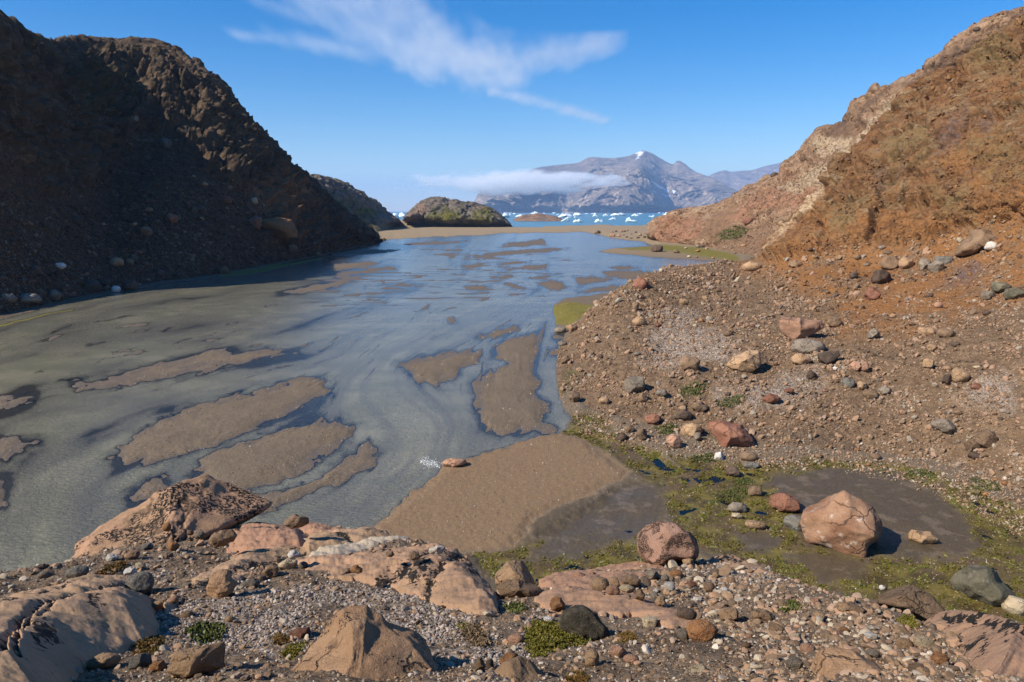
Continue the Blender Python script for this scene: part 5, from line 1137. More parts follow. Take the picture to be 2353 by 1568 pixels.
# ------------------------------------------------------------------ smaller loose stones, each one a thing
def free(box, pad=1):
    for p in PLACED:
        b = p['box']
        if b[2] - b[0] > 110: 
            if box[0] > b[0] and box[2] < b[2] and box[1] > b[1] and box[3] < b[3] and p['o'].name.startswith('boulder'): return False
            continue
        if box[0] < b[2] - pad and box[2] > b[0] + pad and box[1] < b[3] - pad and box[3] > b[1] + pad: return False
    return True
def inside(x, y, poly): return sdf(np.array([float(x)]), np.array([float(y)]), poly)[0] > 0
USED = {p['o'].get('label') for p in PLACED}
def auto_label(cx, cy, size, mt, shape, place):
    cand = sorted([p for p in PLACED if p['short']], key=lambda p: (p['c'][0] - cx) ** 2 + 2.5 * (p['c'][1] - cy) ** 2)
    for p in cand[:7]:
        dx, dy = cx - p['c'][0], (cy - p['c'][1]) * 1.3
        near_far = math.hypot(dx, dy)
        far = 'just ' if near_far < 70 else ('well ' if near_far > 190 else '')
        rels = [('right of' if dx > 0 else 'left of'), ('below' if dy > 0 else 'above')]
        if abs(dy) > abs(dx): rels.reverse()
        r2 = ('below right of' if dx > 0 else 'below left of') if dy > 0 else ('above right of' if dx > 0 else 'above left of')
        for rel in (rels[0], r2):
            lab = f'{size} {WORD[mt]} {shape} {place} {far}{rel} {p["short"]}'
            if len(lab.split()) <= 16 and lab not in USED: USED.add(lab); return lab
    return None
def strew(n, poly, smin, smax, mats, place, group, seed, asp=0.72, tries=40):
    rs = random.Random(seed); P = np.asarray(poly, float); k = 0; t = 0
    while k < n and t < n * tries:
        t += 1
        x = rs.uniform(P[:, 0].min(), P[:, 0].max()); y = rs.uniform(P[:, 1].min(), P[:, 1].max())
        if not inside(x, y, poly): continue
        u = rs.random(); w_ = smin * (smax / smin) ** (u * u); a = asp * rs.uniform(0.75, 1.15)
        b = (x - w_ / 2, y - w_ * a / 2, x + w_ / 2, y + w_ * a / 2)
        if not free(b): continue
        mt = rs.choice(mats); ang_ = rs.random() < 0.65
        f = (w_ - smin) / (smax - smin)
        size = 'tiny' if f < 0.12 else 'small' if f < 0.4 else 'medium' if f < 0.75 else 'fair sized'
        shape = ('flat' if a < 0.62 else 'angular') if ang_ else 'rounded'
        lab = auto_label(x, y, size, mt, shape + ' stone', place) or f'{size} {WORD[mt]} {shape} stone {place}'
        if rock('stone', b, mt, lab, 'stone', angular=ang_, facets=7, group=group, sub=3 if w_ < 26 else 4): k += 1
SM = ['tan', 'tan', 'pink', 'brown', 'brown', 'grey', 'red', 'rust', 'dark', 'cream']
strew(34, [(1340,880),(1500,690),(1720,640),(1960,640),(2300,700),(2340,1000),(2000,960),(1700,940),(1450,960)], 11, 27, SM, 'on the scree', 'loose stones on the sunlit scree', 3)
strew(12, [(1800,610),(2000,560),(2330,560),(2340,680),(2100,720),(1850,660)], 9, 22, ['rust','brown','tan','grey','dark'], 'on rust soil', 'loose stones on the rust slope', 5)
strew(16, [(1530,590),(1560,565),(1640,560),(1760,560),(1790,590),(1700,604),(1600,596)], 8, 22, SM, 'in the cove', 'stones in the cove behind the scree', 7)
strew(22, [(1360,532),(1420,528),(1500,535),(1520,552),(1440,548)], 6, 15, ['brown','tan','pink','dark'], 'on the far bank', 'stones on the far river bank', 8)
strew(18, [(1760,1010),(2000,1020),(2200,1040),(2353,1080),(2345,1180),(2200,1110),(1900,1060),(1760,1060)], 9, 24, ['rust','tan','brown','pink','grey'], 'on the pond rim', 'stones along the rim of the pond', 9)
strew(26, [(1440,1350),(1640,1300),(1800,1345),(2000,1410),(2200,1470),(2130,1560),(1900,1490),(1700,1500),(1560,1410)], 16, 40, ['tan','tan','pink','brown','cream','grey','white','rust'], 'in the pebble field', 'stones of the pebble field', 11, 0.78)
strew(9, [(360,1300),(700,1330),(1000,1410),(1200,1540),(1050,1540),(760,1380),(620,1480),(420,1450)], 14, 30, ['tan','brown','grey','pink'], 'in lichen gravel', 'stones in the lichen gravel', 12)
strew(32, [(0,560),(200,480),(420,450),(600,560),(640,585),(470,628),(300,655),(120,680),(0,700)], 9, 27, ['brown','dark','dark','grey','tan','red'], 'in shaded scree', 'stones on the shaded scree', 13)
strew(9, [(380,270),(480,380),(600,450),(640,540),(480,520),(400,420)], 8, 18, ['brown','grey','tan','dark'], 'under the shaded cliff', 'stones on the shaded scree', 14)
# ------------------------------------------------------------------ gravel: uncountable small stones
rsg = np.random.RandomState(5)
def stone_templates(sub, n):
    v, F = ico(sub); out = []
    for k in range(n):
        u = v.copy()
        for _ in range(7):
            nn = rsg.normal(size=3); nn /= np.linalg.norm(nn); s = u @ nn - rsg.uniform(0.55, 0.9); u = u - nn * np.maximum(s, 0)[:, None]
        u = u * (1 + 0.10 * fbm(v * 1.7 + k * 7.7, 2))[:, None] * np.array([1, rsg.uniform(0.65, 0.95), rsg.uniform(0.45, 0.75)])
        out.append(u)
    return np.array(out), F
T1, F1 = stone_templates(2, 8); T0, F0 = stone_templates(1, 8)

def surface_samples(V, W, n):
    """random points of a grid surface, probability W per cell (nv-1, nu-1)"""
    w_ = np.maximum(W, 0).ravel(); cs = np.cumsum(w_); i = np.searchsorted(cs, rsg.uniform(0, cs[-1], n)); nu = V.shape[1] - 1
    j, k = i // nu, i % nu; a, b = rsg.rand(n, 1), rsg.rand(n, 1)
    P = (V[j, k] * (1 - a) + V[j, k + 1] * a) * (1 - b) + (V[j + 1, k] * (1 - a) + V[j + 1, k + 1] * a) * b
    N = np.cross(V[j, k + 1] - V[j, k], V[j + 1, k] - V[j, k]); N /= np.linalg.norm(N, axis=1)[:, None] + 1e-12
    return P, N, j, k
def cells(px, py):
    """visible sheet area of every cell"""
    ax = px[:-1, 1:] - px[:-1, :-1]; ay = py[:-1, 1:] - py[:-1, :-1]; bx = px[1:, :-1] - px[:-1, :-1]; by = py[1:, :-1] - py[:-1, :-1]
    A = ax * by - ay * bx; return A
def cellmask(M): return M[:-1, :-1]

def pile(name, P, sizes, tint, mat, label, cat, T=None, F=None, sink=0.15, flat=True, kind='stuff'):
    T = T1 if T is None else T; F = F1 if F is None else F
    n = len(P); t = rsg.randint(0, len(T), n); a = rsg.uniform(0, 2 * math.pi, n); ca, sa = np.cos(a), np.sin(a)
    tv = T[t]; X = tv[..., 0] * ca[:, None] - tv[..., 1] * sa[:, None]; Y = tv[..., 0] * sa[:, None] + tv[..., 1] * ca[:, None]; Zc = tv[..., 2]
    tx, ty = rsg.normal(0, 0.35, (2, n)); Zc = Zc + X * tx[:, None] + Y * ty[:, None]
    V = np.stack([X, Y, Zc + (0.35 - sink)], -1) * sizes[:, None, None] * 0.5 + P[:, None, :]
    nv = T.shape[1]; FF = (F[None] + (np.arange(n) * nv)[:, None, None]).reshape(-1, 3)
    tt = np.repeat(tint, nv)
    return link(name, mesh_np(name, V.reshape(-1, 3), FF, mat, smooth=False, attrs=dict(tint=tt)), label, cat, kind=kind)

def gravel_mat(name, stops, bump=40.0):
    m = Mat(name); c = m.ramp(m.attr('tint'), stops)
    n_ = m.noise(bump, 5, 0.7)
    c = m.mix(m.math('MULTIPLY', m.step(n_, 0.55, 0.68), 0.35), c, (0.55, 0.48, 0.40, 1)); c = m.mix(m.math('MULTIPLY', m.step(n_, 0.44, 0.32), 0.5), c, (0.05, 0.04, 0.03, 1))
    return m.fin(c, 0.92, None, 0.2)
tan_stops = [(0.0, (0.085, 0.065, 0.05, 1)), (0.18, (0.165, 0.115, 0.078, 1)), (0.42, (0.27, 0.185, 0.12, 1)), (0.6, (0.33, 0.21, 0.145, 1)), (0.75, (0.25, 0.225, 0.195, 1)), (0.9, (0.42, 0.36, 0.28, 1)), (0.97, (0.60, 0.56, 0.50, 1))]
G_L = gravel_mat('gravel', tan_stops); G_S = gravel_mat('scree_gravel', tan_stops, 6.0)
G_D = gravel_mat('dark_gravel', [(0.0, (0.04, 0.028, 0.02, 1)), (0.4, (0.095, 0.062, 0.042, 1)), (0.7, (0.165, 0.11, 0.074, 1)), (0.93, (0.27, 0.21, 0.16, 1)), (0.99, (0.36, 0.32, 0.27, 1))], 5.0)
G_W = gravel_mat('grey_lichen', [(0.0, (0.13, 0.115, 0.10, 1)), (0.5, (0.25, 0.22, 0.205, 1)), (1.0, (0.42, 0.37, 0.36, 1))], 90.0)
def psize(n, lo, hi, k=2.2):
    return lo * (1 - rsg.rand(n) * (1 - (lo / hi) ** k)) ** (-1 / k)
def pxm(P): return ((P - CAM) @ FWD) / FPX

# ledge gravel
lpx, lpy = proj(LV.reshape(-1, 3)); lpx = lpx.reshape(LV.shape[:2]); lpy = lpy.reshape(LV.shape[:2])
inv = (cellmask(lpx) > -60) & (cellmask(lpx) < 2410) & (cellmask(lpy) < 1620) & (cellmask(LV[..., 1]) > 0.8)
A = np.abs(cells(lpx, lpy)) * inv
pebble = pmask(lpx, lpy, [[(1400,1340),(1640,1290),(1800,1330),(2353,1500),(2353,1600),(1800,1600),(1640,1560),(1700,1470),(1560,1400)]], 30, 25)
P, N, j, k = surface_samples(LV, A * (0.65 + 0.7 * cellmask(pebble) - 0.2 * cellmask(l_dark)), 30000)
s = psize(len(P), 4.6, 20, 1.9) ; big = rsg.rand(len(P)) < 0.10 * pebble[j, k] + 0.02; s = np.where(big, 12 + 22 * rsg.rand(len(P)) ** 2, s) * pxm(P)
pile('gravel', P[s / pxm(P) < 8], s[s / pxm(P) < 8], rsg.rand((s / pxm(P) < 8).sum()) * 0.98, G_L, 'fine brown and tan gravel covering the foreground ledge', 'gravel', T0, F0)
q = s / pxm(P) >= 8
pile('pebbles', P[q], s[q], np.clip(rsg.rand(q.sum()) ** 1.25 * 0.91 + 0.02, 0, 1), G_L, 'coarse tan, grey and white pebbles strewn over the foreground ledge', 'pebbles')
# pale lichen tufts
lw = l_white * sstep(-0.25, 0.25, fbm(LV / 0.35, 3)) + 0.12 * sstep(0.1, 0.5, fbm(LV / 0.5 + 7, 3))
P, N, j, k = surface_samples(LV, A * cellmask(lw), 13000)
pile('lichen', P, psize(len(P), 5.0, 15, 1.9) * pxm(P), rsg.rand(len(P)) ** 1.3, G_W, 'crusty grey white lichen tufts on the gravel of the ledge', 'lichen', T0, F0, sink=0.0)
# dark moss crust in the soil patches
P, N, j, k = surface_samples(LV, A * (cellmask(l_dark) + 0.25), 9000)
pile('soil_crust', P, psize(len(P), 3.5, 9) * pxm(P), rsg.rand(len(P)) * 0.8, G_D, 'dark lumpy soil crust between the pebbles', 'soil', T0, F0)

def hill_gravel(name, V, weight, n, lo, hi, mat, label, kpow=2.2, shift=0.0):
    px, py = proj(V.reshape(-1, 3)); px = px.reshape(V.shape[:2]); py = py.reshape(V.shape[:2])
    A = np.maximum(cells(px, py) * SGN, 0) * ((cellmask(px) > -40) & (cellmask(px) < 2400))
    P, N, j, k = surface_samples(V, A * cellmask(weight(px, py)), n)
    s = psize(n, lo, hi, kpow) * pxm(P)
    pile(name, P, s, np.clip(0.08 + 0.66 * rsg.rand(n) + 0.24 * fbm(P / 5.0, 2) + 0.16 * (rsg.rand(n) < 0.06) + shift, 0, 0.94), mat, label, 'gravel', T0, F0, sink=0.05)
SGN = -1.0
scr_m = lambda px, py: pmask(px, py, SC_R, 14, 18) * (0.25 + sstep(-0.3, 0.4, fbm(np.stack([px / 70, py / 45, 0 * px], -1), 3))) * (1 - 0.5 * pmask(px, py, RUSTP, 40, 30))
hill_gravel('scree', HRV, scr_m, 30000, 2.8, 21, G_S, 'stony tan and grey scree rubble on the sunlit slope', 2.05)
G_R = gravel_mat('rust_rubble', [(0.0, (0.075, 0.045, 0.03, 1)), (0.35, (0.155, 0.082, 0.042, 1)), (0.65, (0.23, 0.125, 0.055, 1)), (0.85, (0.22, 0.155, 0.085, 1)), (1.0, (0.32, 0.24, 0.165, 1))], 4.0)
hill_gravel('rubble', HRV, lambda px, py: (1 - pmask(px, py, SC_R, 14, 18)) * (py < 660) * (0.10 + sstep(0.0, 0.45, fbm(np.stack([px / 60, py / 60, 0 * px + 5], -1), 4))) + 0.25 * pmask(px, py, RUSTP[:1], 30, 30), 12000, 2.4, 16, G_R, 'broken rusty rock fragments lying on the orange slope', 2.1)
hill_gravel('rubble', HPV, lambda px, py: 0.15 + sstep(0.0, 0.45, fbm(np.stack([px / 50, py / 50, 0 * px + 9], -1), 4)), 5000, 2.2, 10, G_R, 'broken rock fragments on the pink and brown hill', 2.2)
hill_gravel('lichen', HRV, lambda px, py: pmask(px, py, [[(1490,800),(1560,760),(1650,770),(1690,800),(1660,830),(1560,850),(1480,840)],[(1740,900),(1800,860),(1870,850),(1900,880),(1860,920),(1760,935)],[(1650,905),(1760,890),(1740,945),(1640,925)],[(2240,870),(2320,860),(2330,940),(2200,930)],[(1480,790),(1530,720),(1600,720),(1560,770)]], 22, 20) + 0.006, 7500, 2.2, 6, G_W, 'whitish lichen speckling on the sunlit scree', 3.0)
hill_gravel('scree', HPV, lambda px, py: pmask(px, py, [[(1510,570),(1560,556),(1640,545),(1720,520),(1790,470),(1800,600),(1700,610),(1600,590)],[(1700,470),(1790,420),(1880,330),(1960,300),(1900,400),(1800,480)]], 10, 12), 3000, 2.2, 9, G_S, 'pinkish rubble at the foot of the far brown hill', 2.4)
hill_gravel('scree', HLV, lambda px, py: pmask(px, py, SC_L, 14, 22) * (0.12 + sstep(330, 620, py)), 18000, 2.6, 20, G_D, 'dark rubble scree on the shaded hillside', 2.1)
# pebbles on the bars, the spit and around the pond
gpx, gpy = proj(GV.reshape(-1, 3)); gpx = gpx.reshape(GX.shape); gpy = gpy.reshape(GX.shape)
A = np.abs(cells(gpx, gpy)) * (cellmask(GY) > 700) * (cellmask(GX) > -40) * (cellmask(GX) < 2400) * (cellmask(GV[..., 2]) > 0.005)
edgy = np.exp(-np.abs(bars) / 12.0) * (bars > -900) + 0.25 * (bars > 0) + 0.45 * a_spit + 0.5 * a_alg * 0.3 + 0.6 * ((r_s < 0) & (a_spit < 0.1) & (a_mud < 0.5))
P, N, j, k = surface_samples(GV, A * cellmask(edgy), 12000)
pile('gravel', P, psize(len(P), 1.7, 5, 3.2) * pxm(P), np.clip(rsg.rand(len(P)) * 0.9 + 0.08, 0, 1), G_S, 'small pebbles sprinkled over the sand bars and the spit', 'gravel', T0, F0, sink=0.05)

band = pmask(GX, GY, [[(1300,930),(1440,980),(1650,1020),(2000,1045),(2353,1130),(2500,1180),(2500,1290),(2353,1235),(2100,1112),(1900,1070),(1760,1084),(1640,1070),(1440,1035),(1330,990)]], 10, 10)
P, N, j, k = surface_samples(GV, A * cellmask(band), 5200)
pile('scree', P, psize(len(P), 2.6, 13, 2.0) * pxm(P), np.clip(0.1 + 0.8 * rsg.rand(len(P)), 0, 0.94), G_S, 'rubble along the foot of the scree above the pond', 'gravel', T0, F0, sink=0.05)

G_M = gravel_mat('wet_moss', [(0.0, (0.030, 0.028, 0.008, 1)), (0.35, (0.075, 0.066, 0.014, 1)), (0.65, (0.115, 0.105, 0.02, 1)), (0.85, (0.06, 0.085, 0.016, 1)), (1.0, (0.17, 0.14, 0.035, 1))], 3.0)
mw = a_alg * (r_s < 2) * sstep(-0.1, 0.35, fbm(np.stack([GX / 34, GY / 18, 0 * GX + 2], -1), 4))
P, N, j, k = surface_samples(GV, np.abs(cells(gpx, gpy)) * (cellmask(GY) > 900) * (cellmask(GX) < 2400) * cellmask(mw), 15000)
pile('moss', P, psize(len(P), 3.0, 10, 2.0) * pxm(P), np.clip(0.5 + 0.5 * fbm(P / 1.5, 3) + 0.4 * (rsg.rand(len(P)) - 0.5), 0, 1), G_M, 'olive and yellow green wet moss in the seep around the pond', 'moss', T0 * np.array([1.3, 1.3, 0.7]), F0, sink=0.2)

# ------------------------------------------------------------------ plants
def leaf_mat(name, a, b, c):
    m = Mat(name); m.fin(m.ramp(m.attr('tint'), [(0, a), (0.55, b), (1, c)]), 0.7, None, 0.25); m.b.inputs['Subsurface Weight'].default_value = 0.0; return m.m
LEAF = {'moss': leaf_mat('green_moss', (0.055, 0.055, 0.008, 1), (0.13, 0.125, 0.016, 1), (0.22, 0.19, 0.04, 1)),
        'rusty': leaf_mat('rusty_moss', (0.05, 0.035, 0.01, 1), (0.13, 0.095, 0.02, 1), (0.20, 0.075, 0.03, 1)),
        'grass': leaf_mat('green_leaves', (0.04, 0.05, 0.012, 1), (0.085, 0.105, 0.028, 1), (0.155, 0.165, 0.065, 1)),
        'dry': leaf_mat('dry_heath', (0.07, 0.05, 0.035, 1), (0.15, 0.11, 0.06, 1), (0.26, 0.20, 0.15, 1))}
def plant(name, poly, mt, label, n, leaf, mound, up=0.5, cat='plant'):
    """leaf: leaf length in sheet pixels; mound: height of the cushion in sheet pixels"""
    Pl = np.asarray(poly, float); pts = []
    while len(pts) < 260:
        x, y = rsg.uniform(Pl[:, 0].min(), Pl[:, 0].max()), rsg.uniform(Pl[:, 1].min(), Pl[:, 1].max())
        d = sdf(np.array([x]), np.array([y]), poly)[0]
        if d < -2.5 * rsg.rand(): continue
        h = hit(x, y)
        if h is None: return
        pts.append((np.array(h[0]), d))
    base = np.array([p[0] for p in pts]); dd = np.array([p[1] for p in pts]); org = base.mean(0)
    i = rsg.randint(0, len(base), n); px = pxm(base)[i]
    c = base[i] + rsg.normal(0, 1, (n, 3)) * np.array([3.0, 3.0, 0.2]) * px[:, None]
    dome = sstep(0, 18, dd[i]) * mound * px; c[:, 2] += dome * rsg.uniform(0.2, 1.0, n) * (0.7 + 0.5 * fbm(c / (px.mean() * 14), 2))
    d = rsg.normal(size=(n, 3)); d[:, 2] = np.abs(d[:, 2]) + up; d /= np.linalg.norm(d, axis=1)[:, None]
    sd_ = np.cross(d, rsg.normal(size=(n, 3))); sd_ /= np.linalg.norm(sd_, axis=1)[:, None]
    L = leaf * px * rsg.uniform(0.6, 1.3, n); Wd = L * 0.28
    V = np.stack([c - sd_ * (Wd * 0.4)[:, None], c + d * (L * 0.55)[:, None] - sd_ * Wd[:, None], c + d * L[:, None], c + d * (L * 0.55)[:, None] + sd_ * Wd[:, None]], 1) - org
    Fq = np.arange(n * 4).reshape(n, 4)
    t = np.repeat(np.clip(rsg.rand(n) * 0.75 + 0.25 * (fbm(c / (px.mean() * 20), 2) + 0.5), 0, 1), 4)
    o = link(name, mesh_np(name, V.reshape(-1, 3), Fq, LEAF[mt], smooth=False, attrs=dict(tint=t)), label, cat, kind='stuff' if name == 'grass' else None); o.location = org
plant('moss_cushion', [(1210,1447),(1230,1432),(1275,1430),(1285,1450),(1320,1452),(1350,1470),(1345,1485),(1300,1490),(1270,1505),(1225,1512),(1208,1480)], 'moss', 'bright yellow green cushion plant beside the domed blackish boulder', 15000, 5.5, 13)
plant('moss_cushion', [(303,1490),(330,1470),(365,1463),(382,1475),(350,1505),(320,1512)], 'rusty', 'brownish green moss patch right of the striped corner bedrock', 3500, 5, 8)
plant('willow_shrub', [(430,1452),(460,1438),(500,1440),(520,1455),(500,1475),(470,1485),(440,1470)], 'grass', 'sparse grey green willow sprigs in the lichen gravel', 900, 11, 8, 0.9)
plant('moss_cushion', [(648,1502),(668,1484),(700,1478),(690,1498),(665,1516)], 'moss', 'green moss tucked against the biggest boulder on its left', 2500, 5, 8)
plant('moss_cushion', [(622,1465),(650,1458),(668,1470),(640,1485)], 'rusty', 'reddish moss above the green moss by the biggest boulder', 1200, 5, 6)
plant('heath_clump', [(1058,1442),(1090,1436),(1112,1455),(1125,1480),(1100,1488),(1075,1470)], 'dry', 'dry grey brown heath clump between boulder and green cushion', 2600, 7, 9)
plant('moss_cushion', [(1053,1440),(1075,1436),(1080,1455),(1062,1460)], 'moss', 'small yellow moss cushion left of the dry heath clump', 1200, 5, 7)
plant('moss_cushion', [(1300,1556),(1330,1546),(1352,1555),(1345,1590),(1300,1590)], 'rusty', 'olive moss cushion touching the picture bottom', 2200, 6, 8)
plant('moss_cushion', [(1418,1465),(1440,1452),(1462,1462),(1455,1475),(1425,1478)], 'rusty', 'orange brown moss patch right of the domed blackish boulder', 1400, 5, 5)
plant('moss_cushion', [(225,1318),(250,1300),(290,1292),(280,1308),(245,1322)], 'rusty', 'olive moss strip behind the round grey boulder', 1600, 5, 6)
plant('willow_shrub', [(1330,1452),(1350,1442),(1372,1450),(1378,1465),(1350,1475)], 'grass', 'leafy green sprig at the foot of the domed blackish boulder', 700, 9, 10, 0.9)
plant('willow_shrub', [(1155,1395),(1190,1388),(1210,1400),(1185,1412)], 'grass', 'low grey green sprigs below the dull brown boulder', 500, 8, 5, 0.9)
plant('moss_cushion', [(2062,1425),(2090,1415),(2110,1435),(2085,1448)], 'moss', 'yellow green moss patch left of the big right slab', 1400, 5, 5)
plant('grass', [(1790,1392),(1830,1384),(1840,1400),(1800,1408)], 'grass', 'green sprigs on the pebble rim above the pond', 600, 8, 6, 0.9, 'grass')
for poly, lab in (([(1560,897),(1600,880),(1627,890),(1610,912),(1562,912)], 'grey green grass patch above the stream cluster'),
                  ([(1645,928),(1700,908),(1720,920),(1672,938)], 'long green patch on pale gravel above the red topped slab'),
                  ([(1590,1052),(1640,1042),(1645,1060),(1600,1066)], 'bright green grass patch left of the pinkish white block'),
                  ([(1640,1140),(1690,1122),(1722,1122),(1720,1142),(1700,1156),(1650,1148)], 'vivid green grass patch left of the small peaked stone'),
                  ([(1505,985),(1550,975),(1560,992),(1520,1000)], 'green patch beside the reddish slab of the stream cluster'),
                  ([(1690,1108),(1720,1100),(1730,1110),(1700,1116)], 'thin green tuft in the olive algae'),
                  ([(2085,1080),(2140,1085),(2150,1098),(2090,1095)], 'green tuft on the far side of the dark mud'),
                  ([(2230,1100),(2290,1110),(2300,1130),(2240,1125)], 'dark green tuft on the right pond rim'),
                  ([(1655,535),(1690,522),(1722,528),(1700,548),(1660,552)], 'green patch at the foot of the pink hill')):
    g_ = plant('grass', poly, 'grass', lab, 750, 4.2, 1.5, 0.9, 'grass')

# ------------------------------------------------------------------ icebergs
m = Mat('glacier_ice'); nn = m.noise(0.12, 5, 0.6)
ICE = m.fin(m.mix(m.step(nn, 0.42, 0.6), (0.62, 0.76, 0.82, 1), (0.86, 0.88, 0.88, 1)), 0.55, m.bump(m.noise(0.3, 6, 0.65), 0.5, 1.0), 0.3)
def berg(x0, x1, yt, yb, label, group=None, seed=0, prof=None):
    D = float(onz(np.array((x0 + x1) / 2), np.array(yb), 0.0)[1]); rs = np.random.RandomState(seed + int(x0))
    prof = prof or [rs.uniform(0.25, 1) for _ in range(rs.randint(4, 7))]
    mx = max(prof); n = len(prof); xs = np.linspace(x0, x1, n + 2)
    poly = [(x0, yb + 0.8), (x0 + 0.3, yb - 0.4)] + [(x + rs.uniform(-0.25, 0.25) * (x1 - x0) / n, yb - (yb - yt) * p / mx) for x, p in zip(xs[1:-1], prof)] + [(x1 - 0.3, yb - 0.4), (x1, yb + 0.8)]
    # facing outline must stay star shaped about its middle: drop notches that fold under it
    poly = [(x, min(y, yb - 0.25 * (yb - yt)) if k not in (0, 1, len(poly) - 1, len(poly) - 2) else y) for k, (x, y) in enumerate(poly)]
    rock('iceberg', poly, ICE, label, 'iceberg', seed=seed + int(x0 * 7), D=D, facets=8, rough=0.07, depthf=0.9, sink=0.0, sub=4 if x1 - x0 > 12 else 3, group=group)
BG = [(1146,1174,488.5,500,'pale iceberg right beside the headland with a raised tip',[.4,.5,1,.8,.5]), (1182,1214,492.5,499.5,'low flat iceberg behind the left end of the red island',[.6,.8,1,.7,.6]),
      (1214,1247,486,499,'biggest blue white iceberg behind the middle of the red island',[.5,.8,1,.9,.7,.4]), (1281,1319,489.5,500,'broad iceberg just right of the red island',[.5,.9,.7,1,.8,.5]),
      (1288,1311,498.5,509,'white sloping wedge iceberg close to the shore by the red island',[.2,.4,.7,1,.9]), (1316,1340,503,511,'small two lumped iceberg nearest shore right of the wedge',[.8,.4,1,.5]),
      (1366,1388,503,511,'small iceberg in the middle of the near open water',[.7,1,.6,.8]), (1398,1417,499.5,505,'low white iceberg above the middle near one',[.5,1,.8]),
      (1436,1465,499,511,'two humped iceberg nearest the sand spit on the right',[.7,1,.3,.5,.4]), (1361,1375,489,498.5,'pointed iceberg standing in front of the mountain foot',[.5,1,.6]),
      (1402,1441,488.5,496,'long far iceberg with a jagged top',[.5,.8,.5,1,.6,.7]), (1450,1469,491,497.5,'blocky far iceberg right of the long jagged one',[.8,1,.7]),
      (1496,1507,493,499.5,'lone small iceberg left of the farthest right pack',[.6,1,.6]), (1521,1550,487.5,497,'pale iceberg pack at the right under the pink hill',[.5,1,.7,.9,.5]),
      (1316,1339,489,496,'far iceberg behind the broad one with a flat crown',[.8,1,.9,.6]), (1385,1399,491,497,'squat far iceberg left of the long jagged one',[.8,1,.7]),
      (896,918,489,501,'left iceberg seen in the gap between hill and headland',[.5,.9,1,.7]), (914,938,488,500,'right iceberg seen in the gap beside the headland',[.8,1,.6,.5])]
for x0, x1, yt, yb, lab, pf in BG: berg(x0, x1, yt, yb, lab, None, 3, pf)
rb = random.Random(4)
for k in range(34):
    x = rb.uniform(1150, 1560); yb = 490.2 + 11 * rb.random() ** 1.8; w_ = rb.uniform(3.5, 11); hh = rb.uniform(1.2, 3.2)
    berg(x, x + w_, yb - hh, yb, 'little white ice floe drifting among the icebergs', 'small ice floes in the fjord', 100 + k)

# white water at the rock in the current
fo = onz(np.array(988.0), np.array(1066.0), 0.0)
fp_ = []
for k in range(380):
    t = rb.random(); a = rb.gauss(0, 1); x = 1008 - 38 * t + a * 4; y = 1070 - 8 * t + rb.gauss(0, 1) * (3 + 3 * t) - (18 * t if k % 3 == 0 else 0) * (1 - t)
    fp_.append(onz(np.array(x), np.array(y), 0.01 + 0.05 * rb.random() * (1 - t)))
m = Mat('foam'); FOAM = m.fin((0.75, 0.76, 0.74, 1), 0.8)
fp_ = np.array(fp_); pile('white_water', fp_, psize(len(fp_), 1.4, 3.6, 2.0) * pxm(fp_), np.ones(len(fp_)), FOAM, 'white splash where the current hits the pinkish rock at the spit', 'water', T0 * np.array([1, 1, 0.35]), F0, sink=0.3)

# ------------------------------------------------------------------ clouds and haze
def cloud_mat(name, density, color, aniso=0.2):
    m = Mat(name); m.n.remove(m.b); v = m.n.new('ShaderNodeVolumePrincipled'); v.inputs['Color'].default_value = color; v.inputs['Anisotropy'].default_value = aniso
    m.l.new(v.outputs[0], m.out.inputs['Volume']); m.v = v; m.m.cycles.volume_step_rate = 0.12; return m
# cloud bank against the mountain
v, F = ico(4); Pc = at(np.array(1165.0), np.array(419.0), 6250.0); mm = 6250 / FPX
u = v * np.array([285 * mm, 330.0, 32 * mm])
lc = link('low_cloud', mesh_np('low_cloud', u, F), 'flat grey white cloud bank lying across the flank of the big mountain', 'cloud'); lc.location = Pc
m = cloud_mat('low_cloud', 0.01, (0.99, 0.99, 1.0, 1), 0.0)
nrm_ = m.scalev(m.ob, (1 / (275 * mm), 1 / 320.0, 1 / (30 * mm)))
ln_ = m.n.new('ShaderNodeVectorMath'); ln_.operation = 'LENGTH'; m.l.new(nrm_, ln_.inputs[0])
sx_ = m.n.new('ShaderNodeSeparateXYZ'); m.l.new(nrm_, sx_.inputs[0])
nz_ = m.noise(1.0, 7, 0.62, m.scalev(m.ob, (1 / 280.0, 1 / 330.0, 1 / 95.0)))
thin = m.lin(sx_.outputs['X'], -1.0, 0.2, -0.22, 0.12)
f_ = m.step(m.math('ADD', m.math('SUBTRACT', m.math('MULTIPLY', nz_, 2.1), ln_.outputs['Value']), thin), 0.16, 0.66)
m.l.new(m.math('MULTIPLY', f_, 0.0085), m.v.inputs['Density']); lc.data.materials.append(m.m)
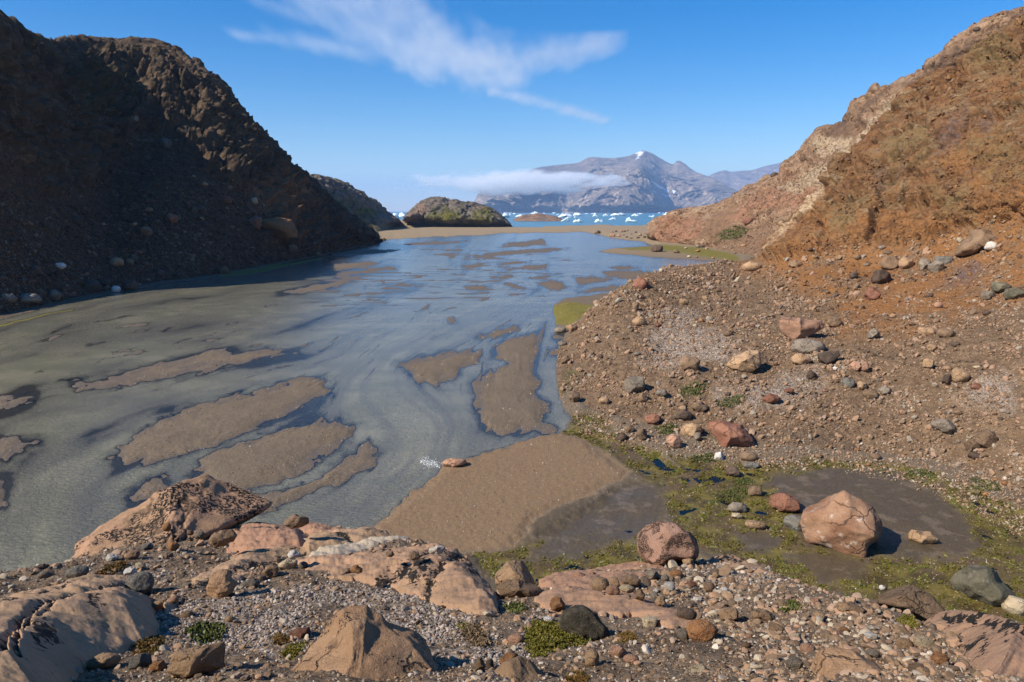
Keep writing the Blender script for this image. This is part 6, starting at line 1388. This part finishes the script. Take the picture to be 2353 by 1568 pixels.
# high cirrus: a thin layer at 2000 m
ZC = 2000.0
def oncl(x, y): return onz(np.array(float(x)), np.array(float(y)), ZC)
m = cloud_mat('cirrus', 0.001, (1.0, 1.0, 1.0, 1), 0.3)
caps = [((770,-60),(850,20),135,1.0),((800,40),(960,130),105,0.75),((900,110),(1150,165),74,0.95),((1080,185),(1170,180),26,0.8),((1150,150),(1390,108),48,0.5),((1130,215),(1260,245),14,0.5),((1260,245),(1390,282),11,0.45),((545,88),(625,95),17,0.3),((600,10),(700,50),30,0.35),((365,25),(400,40),12,0.3),((640,95),(850,130),28,0.4)]
fld = None
nzc = m.n.new('ShaderNodeTexNoise'); nzc.inputs['Scale'].default_value = 1.0; nzc.inputs['Detail'].default_value = 5; nzc.inputs['Roughness'].default_value = 0.55
mp = m.n.new('ShaderNodeMapping'); mp.inputs['Rotation'].default_value = (0, 0, 0.45); mp.inputs['Scale'].default_value = (1 / 360.0, 1 / 1700.0, 0.0001); m.l.new(m.pos, mp.inputs[0]); m.l.new(mp.outputs[0], nzc.inputs['Vector'])
for (a, b, r, g) in caps:
    A_, B_ = oncl(*a), oncl(*b); mid = (A_ + B_) / 2
    rx = r / FPX * mid[1]; ry = abs(oncl((a[0] + b[0]) / 2, (a[1] + b[1]) / 2 + r)[1] - oncl((a[0] + b[0]) / 2, (a[1] + b[1]) / 2 - r)[1]) / 2
    ab = np.array([(B_[0] - A_[0]) / rx, (B_[1] - A_[1]) / ry, 0]); L2 = float(ab @ ab) + 1e-9
    off = m.n.new('ShaderNodeMapping'); off.inputs['Location'].default_value = (-A_[0] / rx, -A_[1] / ry, 0); off.inputs['Scale'].default_value = (1 / rx, 1 / ry, 0); m.l.new(m.pos, off.inputs[0])
    dt = m.n.new('ShaderNodeVectorMath'); dt.operation = 'DOT_PRODUCT'; m.l.new(off.outputs[0], dt.inputs[0]); dt.inputs[1].default_value = tuple(ab / L2)
    tcl = m.math('ADD', dt.outputs['Value'], 0.0, clamp=True)
    scv = m.n.new('ShaderNodeVectorMath'); scv.operation = 'SCALE'; scv.inputs[0].default_value = tuple(ab); m.l.new(tcl, scv.inputs['Scale'])
    df_ = m.n.new('ShaderNodeVectorMath'); df_.operation = 'DISTANCE'; m.l.new(off.outputs[0], df_.inputs[0]); m.l.new(scv.outputs[0], df_.inputs[1])
    e = m.math('MULTIPLY', m.step(m.math('SUBTRACT', df_.outputs['Value'], m.math('MULTIPLY', m.math('SUBTRACT', nzc.outputs['Fac'], 0.5), 1.5)), 1.3, -0.5), g)
    fld = e if fld is None else m.math('MAXIMUM', fld, e)
m.l.new(m.math('MULTIPLY', m.math('MULTIPLY', fld, m.lin(nzc.outputs['Fac'], 0.3, 0.7, 0.55, 1.2)), 0.0058), m.v.inputs['Density'])
OUTL = [(480,-120),(1040,-120),(1060,20),(1130,70),(1300,85),(1445,80),(1445,120),(1330,165),(1250,200),(1300,235),(1420,270),(1425,305),(1330,290),(1120,240),(1040,215),(900,190),(760,150),(640,125),(500,115),(500,70),(560,40)]
tp = np.array([oncl(x, y) for x, y in OUTL]); nO = len(OUTL)
bm = bmesh.new(); lo = [bm.verts.new(p) for p in tp]; hi = [bm.verts.new(p + np.array([0, 0, 70.0])) for p in tp]
bm.faces.new(lo[::-1]); bm.faces.new(hi)
for k in range(nO): bm.faces.new([lo[k], lo[(k + 1) % nO], hi[(k + 1) % nO], hi[k]])
bmesh.ops.recalc_face_normals(bm, faces=bm.faces)
me = bpy.data.meshes.new('cirrus_cloud'); bm.to_mesh(me); bm.free(); me.materials.append(m.m)
link('cirrus_cloud', me, 'thin white wispy cloud spreading across the upper blue sky', 'cloud')
m.m.cycles.volume_step_rate = 0.08

# air
bpy.ops.mesh.primitive_cube_add(size=1) if False else None
bm = bmesh.new(); bmesh.ops.create_cube(bm, size=1.0); me = bpy.data.meshes.new('haze'); bm.to_mesh(me); bm.free()
hz = link('haze', me, 'pale blue summer haze over the fjord valley', 'haze', kind='stuff')
hz.scale = (36000, 24000, 1300); hz.location = (0, 11000, 1300 / 2 - 420)
m = Mat('haze'); m.n.remove(m.b); v = m.n.new('ShaderNodeVolumePrincipled'); v.inputs['Color'].default_value = (0.42, 0.63, 1.0, 1); v.inputs['Density'].default_value = 6.6e-5; v.inputs['Anisotropy'].default_value = 0.0
m.l.new(v.outputs[0], m.out.inputs['Volume']); me.materials.append(m.m)
